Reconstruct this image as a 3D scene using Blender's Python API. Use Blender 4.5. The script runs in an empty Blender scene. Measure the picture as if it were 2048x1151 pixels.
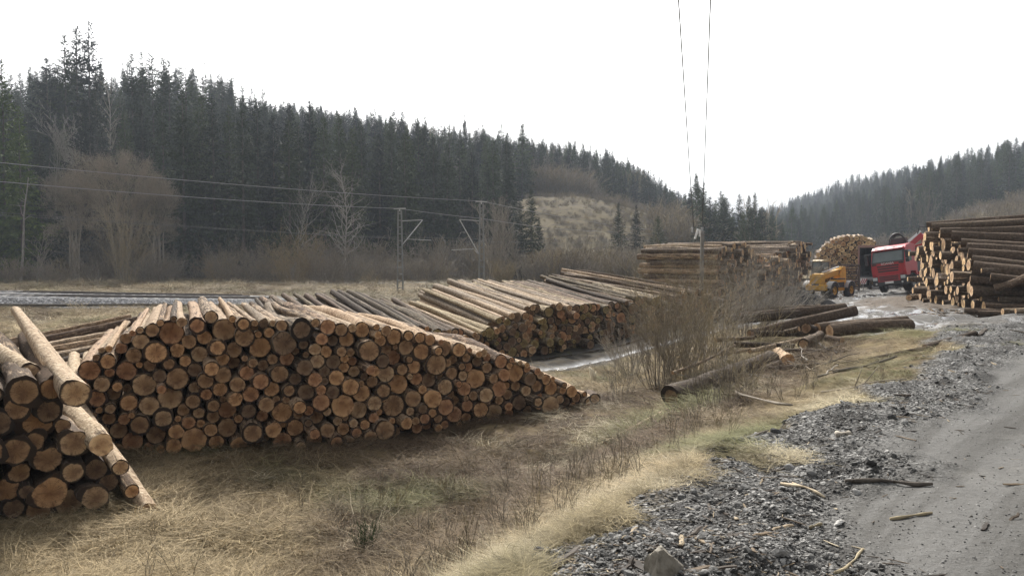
import bpy, bmesh, math, random
import numpy as np
from mathutils import Vector, Matrix, Quaternion
R = math.radians
rng = np.random.default_rng(7)
random.seed(7)
scene = bpy.context.scene
COL = scene.collection

# ---------------------------------------------------------------- camera
CAMZ = 1.7
F = 1536.0                      # focal length in photo pixels (2048 wide)
PITCH = math.atan(70.5 / F)
cam_d = bpy.data.cameras.new("camera")
cam_d.sensor_width = 36.0
cam_d.lens = 27.0
cam_d.clip_start = 0.1
cam_d.clip_end = 6000
cam = bpy.data.objects.new("camera", cam_d)
COL.objects.link(cam)
cam.location = (0, 0, CAMZ)
cam.rotation_euler = (math.pi / 2 - PITCH, 0, 0)
scene.camera = cam

# ---------------------------------------------------------------- world, sun, exposure
SUN_EL, SUN_AZ = R(40), R(-8)         # ahead of the camera
world = bpy.data.worlds.new("World")
scene.world = world
world.use_nodes = True
wn = world.node_tree
bg = wn.nodes["Background"]
sky = wn.nodes.new("ShaderNodeTexSky")
sky.sky_type = 'NISHITA'
sky.sun_disc = False
sky.sun_elevation = SUN_EL
sky.sun_rotation = SUN_AZ
sky.dust_density = 6.0
sky.air_density = 1.0
sky.ozone_density = 1.0
hs = wn.nodes.new("ShaderNodeHueSaturation")     # thin high cloud: nearly white sky
hs.inputs["Saturation"].default_value = 0.06
wn.links.new(sky.outputs[0], hs.inputs["Color"])
wn.links.new(hs.outputs[0], bg.inputs[0])
bg.inputs[1].default_value = 0.15
sd = bpy.data.lights.new("sun", 'SUN')
sd.energy = 4.3
sd.angle = R(5)
sd.color = (1.0, 0.94, 0.85)
sun = bpy.data.objects.new("sun", sd)
COL.objects.link(sun)
sdir = Vector((math.sin(SUN_AZ) * math.cos(SUN_EL), math.cos(SUN_AZ) * math.cos(SUN_EL), math.sin(SUN_EL)))
sun.rotation_euler = sdir.to_track_quat('Z', 'Y').to_euler()
vs = scene.view_settings
vs.view_transform = 'Standard'
vs.look = 'None'
vs.exposure = 0.6
vs.gamma = 1.0
scene.cycles.use_denoising = True
scene.cycles.max_bounces = 6
scene.cycles.volume_bounces = 0
scene.cycles.transparent_max_bounces = 8

# ---------------------------------------------------------------- helpers
def ray(px, py):
    xc, yc = (px - 1024) / F, (575.5 - py) / F
    return Vector((xc, math.cos(PITCH) + yc * math.sin(PITCH), -math.sin(PITCH) + yc * math.cos(PITCH)))

def P(px, py, Y):
    """world point seen at photo pixel (px, py) at depth Y"""
    d = ray(px, py)
    return Vector((0, 0, CAMZ)) + d * (Y / d.y)

def to_px(p):
    v = Vector(p) - Vector((0, 0, CAMZ))
    f = Vector((0, math.cos(PITCH), -math.sin(PITCH)))
    u = Vector((0, math.sin(PITCH), math.cos(PITCH)))
    d = v.dot(f)
    return 1024 + F * v.x / d, 575.5 - F * v.dot(u) / d

def tag(o, label=None, cat=None, group=None, kind=None):
    if label: o["label"] = label
    if cat: o["category"] = cat
    if group: o["group"] = group
    if kind: o["kind"] = kind
    return o

def empty(name, loc=(0, 0, 0), rot=(0, 0, 0), label=None, cat=None, group=None):
    o = bpy.data.objects.new(name, None)
    o.empty_display_size = 0.3
    COL.objects.link(o)
    o.location = loc
    o.rotation_euler = rot
    return tag(o, label, cat, group)

def link(name, mesh, parent=None):
    o = bpy.data.objects.new(name, mesh)
    COL.objects.link(o)
    if parent is not None: o.parent = parent
    return o

def copy_tree(o, parent=None):
    c = o.copy()
    COL.objects.link(c)
    c.parent = parent
    for ch in [q for q in o.children]:
        copy_tree(ch, c)
    return c

class MB:
    """collects shapes; build() links them as ONE mesh object"""
    def __init__(self):
        self.v, self.f, self.m = [], [], []
    def add(self, vs_, fs_, mi=0):
        b = len(self.v)
        self.v.extend([tuple(q) for q in vs_])
        self.f.extend([tuple(b + i for i in f) for f in fs_])
        self.m.extend([mi] * len(fs_))
    def box(self, c, s, rot=None, mi=0):
        x, y, z = s[0] / 2, s[1] / 2, s[2] / 2
        vv = [Vector((a * x, b * y, d * z)) for a in (-1, 1) for b in (-1, 1) for d in (-1, 1)]
        if rot is not None: vv = [rot @ q for q in vv]
        c = Vector(c)
        self.add([q + c for q in vv], [(0, 1, 3, 2), (4, 6, 7, 5), (0, 4, 5, 1), (2, 3, 7, 6), (0, 2, 6, 4), (1, 5, 7, 3)], mi)
    def bar(self, a, b, w, h=None, mi=0):
        a, b = Vector(a), Vector(b)
        d = b - a
        q = d.to_track_quat('Z', 'Y').to_matrix()
        self.box((a + b) / 2, (w, h or w, d.length), q, mi)
    def tube(self, pts, radii, n=5, mi=0, cap=True):
        pts = [Vector(p) for p in pts]
        b = len(self.v)
        k = len(pts)
        up = None
        for i, p in enumerate(pts):
            d = (pts[min(i + 1, k - 1)] - pts[max(i - 1, 0)])
            if d.length < 1e-9: d = Vector((0, 0, 1))
            d.normalize()
            if up is None:
                up = d.orthogonal().normalized()
            else:
                up = (up - d * up.dot(d))
                up = up.normalized() if up.length > 1e-6 else d.orthogonal().normalized()
            s = d.cross(up)
            r = radii[i] if hasattr(radii, '__len__') else radii
            for j in range(n):
                a = 2 * math.pi * j / n
                self.v.append(tuple(p + (up * math.cos(a) + s * math.sin(a)) * r))
        for i in range(k - 1):
            for j in range(n):
                j2 = (j + 1) % n
                self.f.append((b + i * n + j, b + i * n + j2, b + (i + 1) * n + j2, b + (i + 1) * n + j))
                self.m.append(mi)
        if cap:
            self.f.append(tuple(b + j for j in reversed(range(n)))); self.m.append(mi)
            self.f.append(tuple(b + (k - 1) * n + j for j in range(n))); self.m.append(mi)
    def prism(self, prof, x0, x1, mi=0):
        """profile of (y, z) points extruded along x"""
        n = len(prof)
        vv = [(x0, a, b) for a, b in prof] + [(x1, a, b) for a, b in prof]
        ff = [tuple(range(n)), tuple(range(2 * n - 1, n - 1, -1))]
        ff += [(i + n, (i + 1) % n + n, (i + 1) % n, i) for i in range(n)]
        self.add(vv, ff, mi)
    def mesh(self, name, mats, smooth=False, bevel=0.0):
        me = bpy.data.meshes.new(name)
        me.from_pydata(self.v, [], self.f)
        for m in (mats if isinstance(mats, (list, tuple)) else [mats]): me.materials.append(m)
        if any(self.m): me.polygons.foreach_set("material_index", self.m)
        bm = bmesh.new(); bm.from_mesh(me)
        bmesh.ops.recalc_face_normals(bm, faces=bm.faces)
        if bevel:
            ed = [e for e in bm.edges if len(e.link_faces) == 2 and e.calc_face_angle(0) > 0.5]
            bmesh.ops.bevel(bm, geom=ed, offset=bevel, segments=2, affect='EDGES', profile=0.7, clamp_overlap=True)
        bm.to_mesh(me); bm.free()
        if smooth: me.polygons.foreach_set("use_smooth", [True] * len(me.polygons))
        me.update()
        return me
    def build(self, name, mats, parent=None, smooth=False, bevel=0.0):
        return link(name, self.mesh(name, mats, smooth, bevel), parent)

def np_mesh(name, verts, faces, mats, smooth=False):
    """verts (n,3); faces (m,k) numpy"""
    me = bpy.data.meshes.new(name)
    n, (m, k) = len(verts), faces.shape
    me.vertices.add(n); me.vertices.foreach_set("co", np.ascontiguousarray(verts, dtype=np.float32).ravel())
    me.loops.add(m * k); me.loops.foreach_set("vertex_index", np.ascontiguousarray(faces, dtype=np.int32).ravel())
    me.polygons.add(m)
    me.polygons.foreach_set("loop_start", np.arange(0, m * k, k, dtype=np.int32))
    me.polygons.foreach_set("loop_total", np.full(m, k, dtype=np.int32))
    if smooth: me.polygons.foreach_set("use_smooth", np.ones(m, dtype=bool))
    me.update(calc_edges=True)
    for q in (mats if isinstance(mats, (list, tuple)) else [mats]): me.materials.append(q)
    return me

def hash2(ix, iy, seed):
    h = (ix.astype(np.int64) * 374761393 + iy.astype(np.int64) * 668265263 + seed * 1442695041) & 0x7fffffff
    h = ((h ^ (h >> 13)) * 1274126177) & 0x7fffffff
    return ((h ^ (h >> 16)) & 0xffff) / 65535.0
def vnoise(x, y, seed=0):
    x0, y0 = np.floor(x), np.floor(y)
    fx, fy = x - x0, y - y0
    fx, fy = fx * fx * (3 - 2 * fx), fy * fy * (3 - 2 * fy)
    a, b = hash2(x0, y0, seed), hash2(x0 + 1, y0, seed)
    c, d = hash2(x0, y0 + 1, seed), hash2(x0 + 1, y0 + 1, seed)
    return (a + (b - a) * fx) * (1 - fy) + (c + (d - c) * fx) * fy
def fbm(x, y, s=1.0, o=4, seed=0):
    t, a, k = 0, 0.5, 1.0
    for i in range(o):
        t = t + a * (vnoise(x * k / s, y * k / s, seed + i * 17) * 2 - 1)
        a *= 0.5; k *= 2.03
    return t
def sstep(a, b, x):
    t = np.clip((x - a) / (b - a), 0, 1)
    return t * t * (3 - 2 * t)
def pl_dist(x, y, pts):
    """distance to a polyline, parameter (index), and signed side (+ = right of travel)"""
    best = np.full(np.shape(x), 1e9); par = np.zeros(np.shape(x)); side = np.zeros(np.shape(x))
    for i in range(len(pts) - 1):
        ax, ay = pts[i][:2]; bx, by = pts[i + 1][:2]
        dx, dy = bx - ax, by - ay
        t = np.clip(((x - ax) * dx + (y - ay) * dy) / (dx * dx + dy * dy), 0, 1)
        d = np.hypot(x - ax - t * dx, y - ay - t * dy)
        s = np.sign((x - ax) * dy - (y - ay) * dx)
        k = d < best
        best = np.where(k, d, best); par = np.where(k, i + t, par); side = np.where(k, s, side)
    return best, par, side

_ONES = "zero first second third fourth fifth sixth seventh eighth ninth tenth eleventh twelfth thirteenth fourteenth fifteenth sixteenth seventeenth eighteenth nineteenth".split()
_TENS = {2: "twent", 3: "thirt", 4: "fort", 5: "fift", 6: "sixt", 7: "sevent", 8: "eight", 9: "ninet"}
def ordinal(n):
    if n < 20: return _ONES[n]
    t, u = divmod(n, 10)
    return _TENS[t] + ("ieth" if u == 0 else "y-" + _ONES[u])

# ---------------------------------------------------------------- node materials
class NT:
    def __init__(self, name):
        self.mat = bpy.data.materials.new(name)
        self.mat.use_nodes = True
        self.t = self.mat.node_tree
        self.bsdf = self.t.nodes["Principled BSDF"]
    def n(self, typ, props=None, **inp):
        nd = self.t.nodes.new(typ)
        for k, v in (props or {}).items(): setattr(nd, k, v)
        for k, v in inp.items():
            self.set(nd, k.replace("_", " "), v)
        return nd
    def set(self, nd, key, v):
        if isinstance(key, str) and key.startswith("i") and key[1:].isdigit(): key = int(key[1:])
        s = nd.inputs[key]
        if hasattr(v, "links") or isinstance(v, bpy.types.NodeSocket): self.t.links.new(v, s)
        elif isinstance(v, (tuple, list)) and len(v) == 3 and s.type == 'RGBA': s.default_value = (*v, 1)
        else: s.default_value = v
    def noise(self, vec=None, scale=5, detail=4, rough=0.6, out="Fac", dist=0.0):
        nd = self.n("ShaderNodeTexNoise", Scale=scale, Detail=detail, Roughness=rough, Distortion=dist)
        if vec is not None: self.t.links.new(vec, nd.inputs["Vector"])
        return nd.outputs[out]
    def ramp(self, fac, stops):
        nd = self.n("ShaderNodeValToRGB")
        e = nd.color_ramp.elements
        while len(e) < len(stops): e.new(0.5)
        for el, (p, c) in zip(e, stops):
            el.position = p
            el.color = (*c, 1) if isinstance(c, (tuple, list)) else (c, c, c, 1)
        self.t.links.new(fac, nd.inputs[0])
        return nd.outputs[0]
    def mix(self, fac, a, b, mode='MIX'):
        nd = self.n("ShaderNodeMix", {"data_type": 'RGBA', "blend_type": mode})
        self.set(nd, 0, fac); self.set(nd, 6, a); self.set(nd, 7, b)
        return nd.outputs[2]
    def math(self, op, a, b=0.0, clamp=False):
        nd = self.n("ShaderNodeMath", {"operation": op, "use_clamp": clamp})
        self.set(nd, 0, a); self.set(nd, 1, b)
        return nd.outputs[0]
    def mapr(self, v, a, b, c=0.0, d=1.0):
        nd = self.n("ShaderNodeMapRange")
        for i, q in enumerate((v, a, b, c, d)): self.set(nd, i, q)
        return nd.outputs[0]
    def attr(self, name, typ='GEOMETRY', out="Color"):
        nd = self.n("ShaderNodeAttribute", {"attribute_type": typ, "attribute_name": name})
        return nd.outputs[out]
    def objinfo(self, out): return self.n("ShaderNodeObjectInfo").outputs[out]
    def pos(self): return self.n("ShaderNodeNewGeometry").outputs["Position"]
    def coord(self, out="Object"): return self.n("ShaderNodeTexCoord").outputs[out]
    def scalev(self, v, s):
        nd = self.n("ShaderNodeVectorMath", {"operation": 'MULTIPLY'})
        self.set(nd, 0, v); self.set(nd, 1, s)
        return nd.outputs[0]
    def addv(self, v, s):
        nd = self.n("ShaderNodeVectorMath", {"operation": 'ADD'})
        self.set(nd, 0, v); self.set(nd, 1, s)
        return nd.outputs[0]
    def sep(self, v, out): return self.n("ShaderNodeSeparateXYZ", i0=v).outputs[out]
    def sepc(self, v, out): return self.n("ShaderNodeSeparateColor", i0=v).outputs[out]
    def bump(self, h, strength=0.5, dist=0.02):
        nd = self.n("ShaderNodeBump", Strength=strength, Distance=dist, Height=h)
        self.t.links.new(nd.outputs[0], self.bsdf.inputs["Normal"])
    def out(self, color=None, rough=0.8, metal=0.0, spec=None):
        if color is not None: self.set(self.bsdf, "Base Color", color)
        self.set(self.bsdf, "Roughness", rough)
        self.set(self.bsdf, "Metallic", metal)
        if spec is not None: self.set(self.bsdf, "Specular IOR Level", spec)
        return self.mat

def mat_paint(name, c, rough=0.45, dirt=0.35, metal=0.0, dirtc=(0.09, 0.075, 0.055), scale=2.5):
    """painted or plain surface with worn, dirty patches"""
    t = NT(name)
    p = t.coord("Object")
    a = t.noise(p, scale, 6, 0.65)
    f = t.mapr(a, 0.42, 0.72, 0.0, dirt)
    v = t.noise(p, scale * 6, 3)
    c2 = tuple(min(1, q * 1.12) for q in c)
    c0 = tuple(q * 0.86 for q in c)
    col = t.mix(f, t.mix(v, c0, c2), dirtc)
    t.out(col, t.mapr(a, 0.3, 0.7, rough * 0.85, min(1, rough * 1.35)), metal)
    t.bump(a, 0.08, 0.01)
    return t.mat
# ================================================================ terrain
COLS = {   # photo column: (depth, height) pairs
 -500: [(1, 0), (2, -.3), (4, -1.1), (6, -1.6), (60, -1.8), (90, -1.5), (120, 6), (220, 38), (320, 38), (600, 20)],
 0:    [(1, 0), (2.1, -.1), (3.5, -.8), (5.5, -1.45), (7.5, -1.6), (60, -1.8), (98, -1.7), (125, 4), (240, 38), (300, 38), (600, 20)],
 250:  [(1, 0), (2.4, -.1), (4, -.8), (6, -1.45), (8, -1.62), (60, -1.8), (103, -1.7), (130, 4), (250, 40), (300, 40), (600, 20)],
 500:  [(1, 0), (2.8, -.1), (4.5, -.8), (5.6, -1.5), (6.8, -1.72), (12, -1.66), (60, -1.8), (108, -1.8), (135, 4.5), (270, 41), (320, 41), (600, 18)],
 750:  [(1, 0), (3.3, -.1), (4.8, -.8), (6.4, -1.5), (7.8, -1.74), (12, -1.66), (60, -1.8), (114, -1.9), (142, 5), (285, 38.5), (340, 38), (600, 14)],
 1000: [(1, 0), (4.1, -.12), (5.6, -.65), (7.8, -1.32), (9.6, -1.72), (13, -1.66), (60, -1.8), (120, -1.9), (150, 6), (300, 33), (360, 31), (600, 8)],
 1060: [(1, 0), (4.4, -.12), (6.0, -.6), (8.4, -1.22), (10.6, -1.68), (14, -1.62), (60, -1.8), (118, -1.6), (150, 9), (170, 14.6), (190, 14.8), (305, 31.5), (360, 29), (600, 6)],
 1150: [(1, 0), (4.7, -.12), (6.5, -.55), (9, -1.12), (11.8, -1.62), (15, -1.64), (60, -1.8), (116, -1.4), (170, 14.8), (185, 13.6), (200, 15), (318, 30), (370, 27), (600, 4)],
 1230: [(1, 0), (5.2, -.12), (7, -.5), (9.5, -.95), (12.5, -1.42), (15, -1.6), (60, -1.75), (116, -1.4), (172, 13.6), (186, 12), (200, 12), (335, 28), (380, 24), (600, 2)],
 1300: [(1, 0), (5.6, -.12), (7.5, -.45), (10, -.85), (13, -1.35), (16, -1.55), (30, -1.5), (60, -1.65), (120, -1.4), (176, 11.5), (190, 9.5), (215, 9), (350, 21), (390, 18), (600, 0)],
 1345: [(1, 0), (6, -.12), (8, -.42), (10.6, -.8), (13.6, -1.25), (17, -1.45), (30, -1.45), (60, -1.6), (130, -1.2), (178, 5), (200, 4), (240, 6), (360, 15), (400, 12), (600, 0)],
 1400: [(1, 0), (6.5, -.12), (8.5, -.4), (11.4, -.8), (14.5, -1.15), (18, -1.3), (26, -1.3), (60, -1.5), (150, -1.0), (200, 0), (260, 4), (380, 10), (420, 7), (600, 0), (700, 18)],
 1450: [(1, 0), (7, -.12), (9, -.4), (12, -.78), (15.5, -1.05), (19, -1.1), (26, -1.2), (40, -1.4), (60, -1.5), (300, -1), (450, 0), (700, 20)],
 1530: [(1, 0), (7.6, -.12), (10, -.42), (13.5, -.7), (17, -.82), (22, -1.0), (30, -1.2), (52, -1.4), (80, -1.4), (280, -1), (420, 2), (640, 21), (900, 20)],
 1600: [(1, 0), (8.3, -.12), (11, -.4), (15, -.58), (19, -.65), (25, -.9), (35, -1.2), (52, -1.4), (80, -1.4), (260, -1), (400, 9), (590, 29), (900, 27)],
 1700: [(1, 0), (9.5, -.08), (12.5, -.32), (16, -.42), (20, -.48), (25, -.7), (35, -1.0), (50, -1.15), (80, -1.2), (230, 0), (340, 13), (520, 36), (800, 32)],
 1800: [(1, 0), (10.5, -.04), (14, -.22), (20, -.28), (25, -.4), (35, -.65), (50, -.8), (80, -.8), (200, 2), (300, 15), (450, 37), (700, 34)],
 1900: [(1, 0), (14, 0), (18, -.05), (25, -.3), (33, -.45), (50, -.5), (80, -.2), (150, 4), (240, 15), (390, 35), (600, 34)],
 2048: [(1, 0), (15, 0), (20, -.05), (28, -.35), (36, -.4), (60, 0), (100, 3), (190, 14), (330, 32.5), (600, 31)],
 2300: [(1, 0), (15, 0), (20, -.05), (28, -.35), (36, -.3), (60, .4), (100, 4), (170, 14), (290, 32.5), (600, 31)],
}
_az = np.array([math.atan((p - 1024) / F) for p in COLS])
_lr = np.linspace(math.log(0.8), math.log(1300), 500)
_ag = np.linspace(_az[0], _az[-1], 420)
_tab = []
for p, prof in COLS.items():
    k = math.hypot(1, (p - 1024) / F)
    _tab.append(np.interp(_lr, [math.log(d * k) for d, z in prof], [z for d, z in prof]))
_tab = np.array(_tab)
_T = np.array([np.interp(_ag, _az, _tab[:, j]) for j in range(len(_lr))]).T       # az x r
def _blur(a, ax, n):
    k = np.exp(-np.linspace(-2, 2, 2 * n + 1) ** 2); k /= k.sum()
    pad = [(0, 0), (0, 0)]; pad[ax] = (n, n)
    q = np.pad(a, pad, mode='edge')
    return sum(k[i] * np.take(q, range(i, i + a.shape[ax]), axis=ax) for i in range(2 * n + 1))
_T = _blur(_blur(_T, 1, 5), 0, 6)

RAIL = [(-75, 40, -.4), (-52, 42.5, -.55), (-31.3, 47, -.8), (-22.4, 51.5, -1.25), (-14.5, 59.5, -1.8), (-6.6, 71.5, -2.0), (8, 92, -2.0), (26, 120, -1.9), (48, 160, -1.7), (78, 215, -1.2)]
VERGE = [(-12, -16), (-2.9, 0), (-1.5, 2), (.07, 4.3), (1.1, 5.85), (2.36, 7.6), (3.4, 8.5), (5.2, 10.4), (8.3, 14.6), (9.6, 17.2), (10.2, 20.2), (9.2, 24), (10.2, 29.5), (12.6, 37), (14, 42)]
ROADL = [(-3, -6), (.3, 1.5), (1.76, 4), (3.45, 6.6), (5.3, 8.85), (8.4, 12.6), (11, 16), (14, 18.5), (30, 26)]
TRACK = [(-14, 17.5), (-5, 19.5), (1.2, 24.0), (5.6, 28.8), (9.2, 32.8), (13.5, 39)]
YARD = [(9.6, 19.6), (9.4, 24), (10.6, 30), (13, 38), (20.5, 53), (30, 72)]
FIELDROAD = [(-30, 92), (-14, 92), (-2, 95), (6, 97), (12, 104)]

def lookup(x, y):
    a = np.arctan2(x, y); r = np.hypot(x, y)
    ac = np.clip(a, _ag[0], _ag[-1])
    i = (ac - _ag[0]) / (_ag[1] - _ag[0]); i0 = np.clip(np.floor(i).astype(int), 0, len(_ag) - 2); fi = i - i0
    j = (np.log(np.maximum(r, .81)) - _lr[0]) / (_lr[1] - _lr[0]); j0 = np.clip(np.floor(j).astype(int), 0, len(_lr) - 2); fj = np.clip(j - j0, 0, 1)
    z = (_T[i0, j0] * (1 - fi) + _T[i0 + 1, j0] * fi) * (1 - fj) + (_T[i0, j0 + 1] * (1 - fi) + _T[i0 + 1, j0 + 1] * fi) * fj
    back = sstep(1.3, 2.6, np.abs(a))
    return z * (1 - back)

def masks(x, y):
    """surface weights at world points"""
    dv, pv, sv = pl_dist(x, y, VERGE)
    n1 = fbm(x, y, 1.2, 4, 3); n2 = fbm(x, y, .3, 3, 9)
    m = {}
    sd_ = dv * sv + n1 * .75 + n2 * .25               # + on the road side
    m['gravel'] = sstep(-.12, .22, sd_) * (y < 44)
    dr, pr, sr = pl_dist(x, y, ROADL)
    m['road'] = sstep(-.35, .35, dr * sr + n1 * .5 + n2 * .2)
    dy_, py_, sy_ = pl_dist(x, y, YARD)
    pyard = (y > 17.5) * (x > 3) * (y < 90)
    yard = sstep(-.5, .5, dy_ * sy_ + n1 * 1.2) * pyard * sstep(17.6, 19.6, y - .22 * (x - 10) + n1 * 1.0)
    m['yard'] = yard * sstep(95, 80, y)
    # chips and bark in front of the right stack
    dc, _, _ = pl_dist(x, y, [(27, 25.0), (18.2, 27.9), (18.4, 33.5), (20.6, 42)])
    m['chips'] = sstep(2.9, 1.3, dc + n1 * 1.4)
    dt, pt, st = pl_dist(x, y, TRACK)
    m['track'] = sstep(2.3, 1.7, dt + n1 * .8) 
    rut = np.minimum(np.abs(dt * st - 1.05), np.abs(dt * st + .75))
    m['rut'] = sstep(.42, .12, rut + n1 * .18) * m['track']
    d, p, s = pl_dist(x, y, RAIL)
    m['ballast'] = sstep(5.6, 5.2, d + n2 * .2) * sstep(4.0, 3.5, p)
    d2, _, _ = pl_dist(x, y, FIELDROAD)
    m['fieldroad'] = sstep(3.4, 2.6, d2 + n1 * .5)
    return m

def micro(x, y, m):
    g = np.clip(m['gravel'] , 0, 1); rd = m['road'] * g
    hard = np.clip(np.maximum(np.maximum(g, m['yard']), np.maximum(m['track'], m['ballast'])), 0, 1)
    r = np.hypot(x, y)
    fade = sstep(90, 40, r)
    z = (1 - hard) * fade * ((1 - m['ballast']) * fbm(x, y, 1.3, 4, 21) * .18 + fbm(x, y, .35, 3, 5) * .05)
    rough = g * (1 - rd) * (1 - m['yard'])
    z = z + rough * (np.abs(fbm(x, y, .9, 4, 31)) * .20 + fbm(x, y, .16, 3, 41) * .045) * sstep(40, 18, r)
    z = z + rd * (fbm(x, y, 1.5, 3, 51) * .03 + fbm(x * .78 + y * .62, (y * .78 - x * .62) * .12, .5, 3, 57) * .022 + fbm(x, y, .06, 2, 52) * .004)
    q = np.sin((x * .62 - y * .78) * 2.4 + fbm(x, y, 5, 2, 8) * 5) * .5 + .5
    z = z + m['yard'] * (1 - m['chips']) * (fbm(x, y, 1.6, 4, 61) * .14 - q ** 3 * .07)
    z = z + m['chips'] * fbm(x, y, .7, 4, 66) * .16
    z = z + m['track'] * (fbm(x, y, .8, 4, 71) * .10 * (1 - m['rut']) - m['rut'] * .12)
    far = sstep(90, 130, r)
    z = z + far * fbm(x, y, 14, 4, 81) * 1.2
    return z

def rail_z(x, y, z):
    d, p, s = pl_dist(x, y, RAIL)
    zr = np.interp(p, range(len(RAIL)), [q[2] for q in RAIL])
    w = sstep(10.5, 5.4, d)
    z = z * (1 - w) + np.maximum(z, zr - .55) * w
    w2 = sstep(5.5, 4.2, d)
    return z * (1 - w2) + np.maximum(z, zr) * w2

def ground(x, y, fine=False):
    x = np.asarray(x, float); y = np.asarray(y, float)
    z = rail_z(x, y, lookup(x, y))
    if fine: z = z + micro(x, y, masks(x, y))
    return z
def gz(x, y, fine=True): return float(ground(np.array([x]), np.array([y]), fine)[0])
def on_ray(px, py):
    """point where the ray through a photo pixel meets the ground"""
    d = ray(px, py)
    lo, prev = 2.0, None
    Y = 2.0
    while Y < 400:
        p = Vector((0, 0, CAMZ)) + d * (Y / d.y)
        if p.z < gz(p.x, p.y): return p
        Y *= 1.004
    return p

# ---- ground material: one procedural surface, blended by surface weights
def make_ground_mat():
    t = NT("ground_surface")
    p = t.pos()
    A = t.attr("wa"); B = t.attr("wb")
    gr, rd, yd = t.sepc(A, 0), t.sepc(A, 1), t.sepc(A, 2)
    ba, fo, ch = t.sepc(B, 0), t.sepc(B, 1), t.sepc(B, 2)
    C = t.attr("wc"); trk, rut, fr = t.sepc(C, 0), t.sepc(C, 1), t.sepc(C, 2)
    big = t.noise(p, .35, 5, .6); mid = t.noise(p, 2.2, 6, .65); fine = t.noise(p, 18, 5, .7); vf = t.noise(p, 70, 3, .7)
    # dead grass and soil
    grass = t.ramp(mid, [(.25, (.05, .038, .024)), (.45, (.125, .095, .056)), (.6, (.20, .155, .088)), (.8, (.27, .22, .125))])
    grass = t.mix(t.mapr(big, .52, .68), grass, t.mix(fine, (.10, .105, .04), (.21, .19, .085)))
    grass = t.mix(t.mapr(fine, .3, .75, 0, .55), grass, (.055, .042, .027))
    # forest floor and clear-felled slope
    ff = t.ramp(mid, [(.3, (.022, .02, .014)), (.7, (.055, .045, .03))])
    kn = t.ramp(t.noise(t.scalev(p, (1, 1, 2.2)), .38, 10, .78), [(.36, (.022, .018, .013)), (.45, (.06, .048, .029)), (.55, (.115, .092, .05)), (.64, (.055, .052, .026))])
    col = t.mix(fo, grass, ff)
    wd = t.attr("wd"); col = t.mix(t.sepc(wd, 0), col, kn)
    # dark crushed slate of the verge
    vor = t.n("ShaderNodeTexVoronoi", Scale=42.0); t.t.links.new(p, vor.inputs["Vector"])
    st = t.sepc(vor.outputs["Color"], 0)
    stone = t.ramp(st, [(.0, (.026, .0255, .025)), (.4, (.072, .071, .069)), (.75, (.145, .143, .138)), (1, (.30, .295, .285))])
    stone = t.mix(t.mapr(mid, .45, .62, 0, .8), stone, (.024, .022, .02))
    road = t.mix(mid, (.098, .097, .094), (.172, .170, .164))
    trk_n = t.noise(t.scalev(t.n("ShaderNodeVectorRotate", {"rotation_type": 'Z_AXIS'}, Vector=p, Angle=.72).outputs[0], (2.6, .16, 1.0)), 1.0, 6, .6, dist=.4)
    road = t.mix(t.mapr(trk_n, .46, .6, 0, .8), road, (.070, .068, .064))
    road = t.mix(t.mapr(t.noise(p, .8, 4), .55, .68, 0, .5), road, (.19, .185, .172))
    road = t.mix(t.mapr(fine, .35, .7), t.mix(.45, road, (.07, .066, .06)), road)
    road = t.mix(t.mapr(vf, .62, .72, 0, .6), road, (.22, .215, .2))
    hard = t.mix(rd, stone, road)
    rp = t.n("ShaderNodeVectorRotate", {"rotation_type": 'Z_AXIS'}, Angle=-.28); t.t.links.new(p, rp.inputs["Vector"])
    mudw = t.noise(t.scalev(t.n("ShaderNodeVectorRotate", {"rotation_type": 'Z_AXIS'}, Vector=p, Angle=.30).outputs[0], (1.5, .34, 1.0)), 1.0, 7, .66, dist=.9)
    mud = t.ramp(mudw, [(.3, (.018, .017, .016)), (.5, (.038, .035, .031)), (.62, (.075, .07, .063)), (.75, (.11, .103, .094))])
    col = t.mix(gr, col, hard)
    col = t.mix(yd, col, mud)
    col = t.mix(t.math('MULTIPLY', trk, t.mapr(mid, .3, .55, .5, 1)), col, mud)
    chips = t.ramp(fine, [(.3, (.022, .017, .013)), (.55, (.07, .05, .033)), (.75, (.19, .14, .085))])
    col = t.mix(ch, col, chips)
    v2 = t.n("ShaderNodeTexVoronoi", Scale=11.0); t.t.links.new(p, v2.inputs["Vector"])
    bal = t.ramp(t.sepc(v2.outputs["Color"], 0), [(0, (.03, .03, .032)), (.6, (.095, .097, .102)), (1, (.24, .24, .25))])
    col = t.mix(ba, col, bal)
    col = t.mix(fr, col, t.mix(mid, (.15, .145, .135), (.24, .235, .22)))
    # wetness: standing water in ruts and in the hollows of the yard
    wet = t.math('MULTIPLY', yd, t.mapr(mudw, .43, .52, 1.0, 0))
    wet = t.math('MULTIPLY', wet, t.math('SUBTRACT', 1.0, ch, True))
    wet = t.math('MAXIMUM', wet, t.math('MULTIPLY', rut, t.mapr(mid, .30, .42, 0, 1)))
    col = t.mix(wet, col, (.03, .027, .023))
    base_r = t.mix(yd, (.92, .92, .92), (.85, .85, .85))
    base_r = t.mix(t.math('MULTIPLY', gr, t.math('SUBTRACT', 1.0, yd, True)), base_r, t.mix(vf, (.62,) * 3, (.95,) * 3))
    rough = t.mix(wet, base_r, (.06, .06, .06))
    t.out(col, .9, 0, .4)
    sp_ = t.mix(wet, t.mix(yd, (.05,) * 3, (.22,) * 3), (.5,) * 3)
    t.t.links.new(sp_, t.bsdf.inputs["Specular IOR Level"])
    t.t.links.new(rough, t.bsdf.inputs["Roughness"])
    h = t.math('ADD', t.math('MULTIPLY', fine, .6), t.math('MULTIPLY', vf, .3))
    h = t.math('ADD', h, t.math('MULTIPLY', t.math('MULTIPLY', gr, t.math('SUBTRACT', 1.0, rd, True)), vor.outputs["Distance"]))
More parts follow.
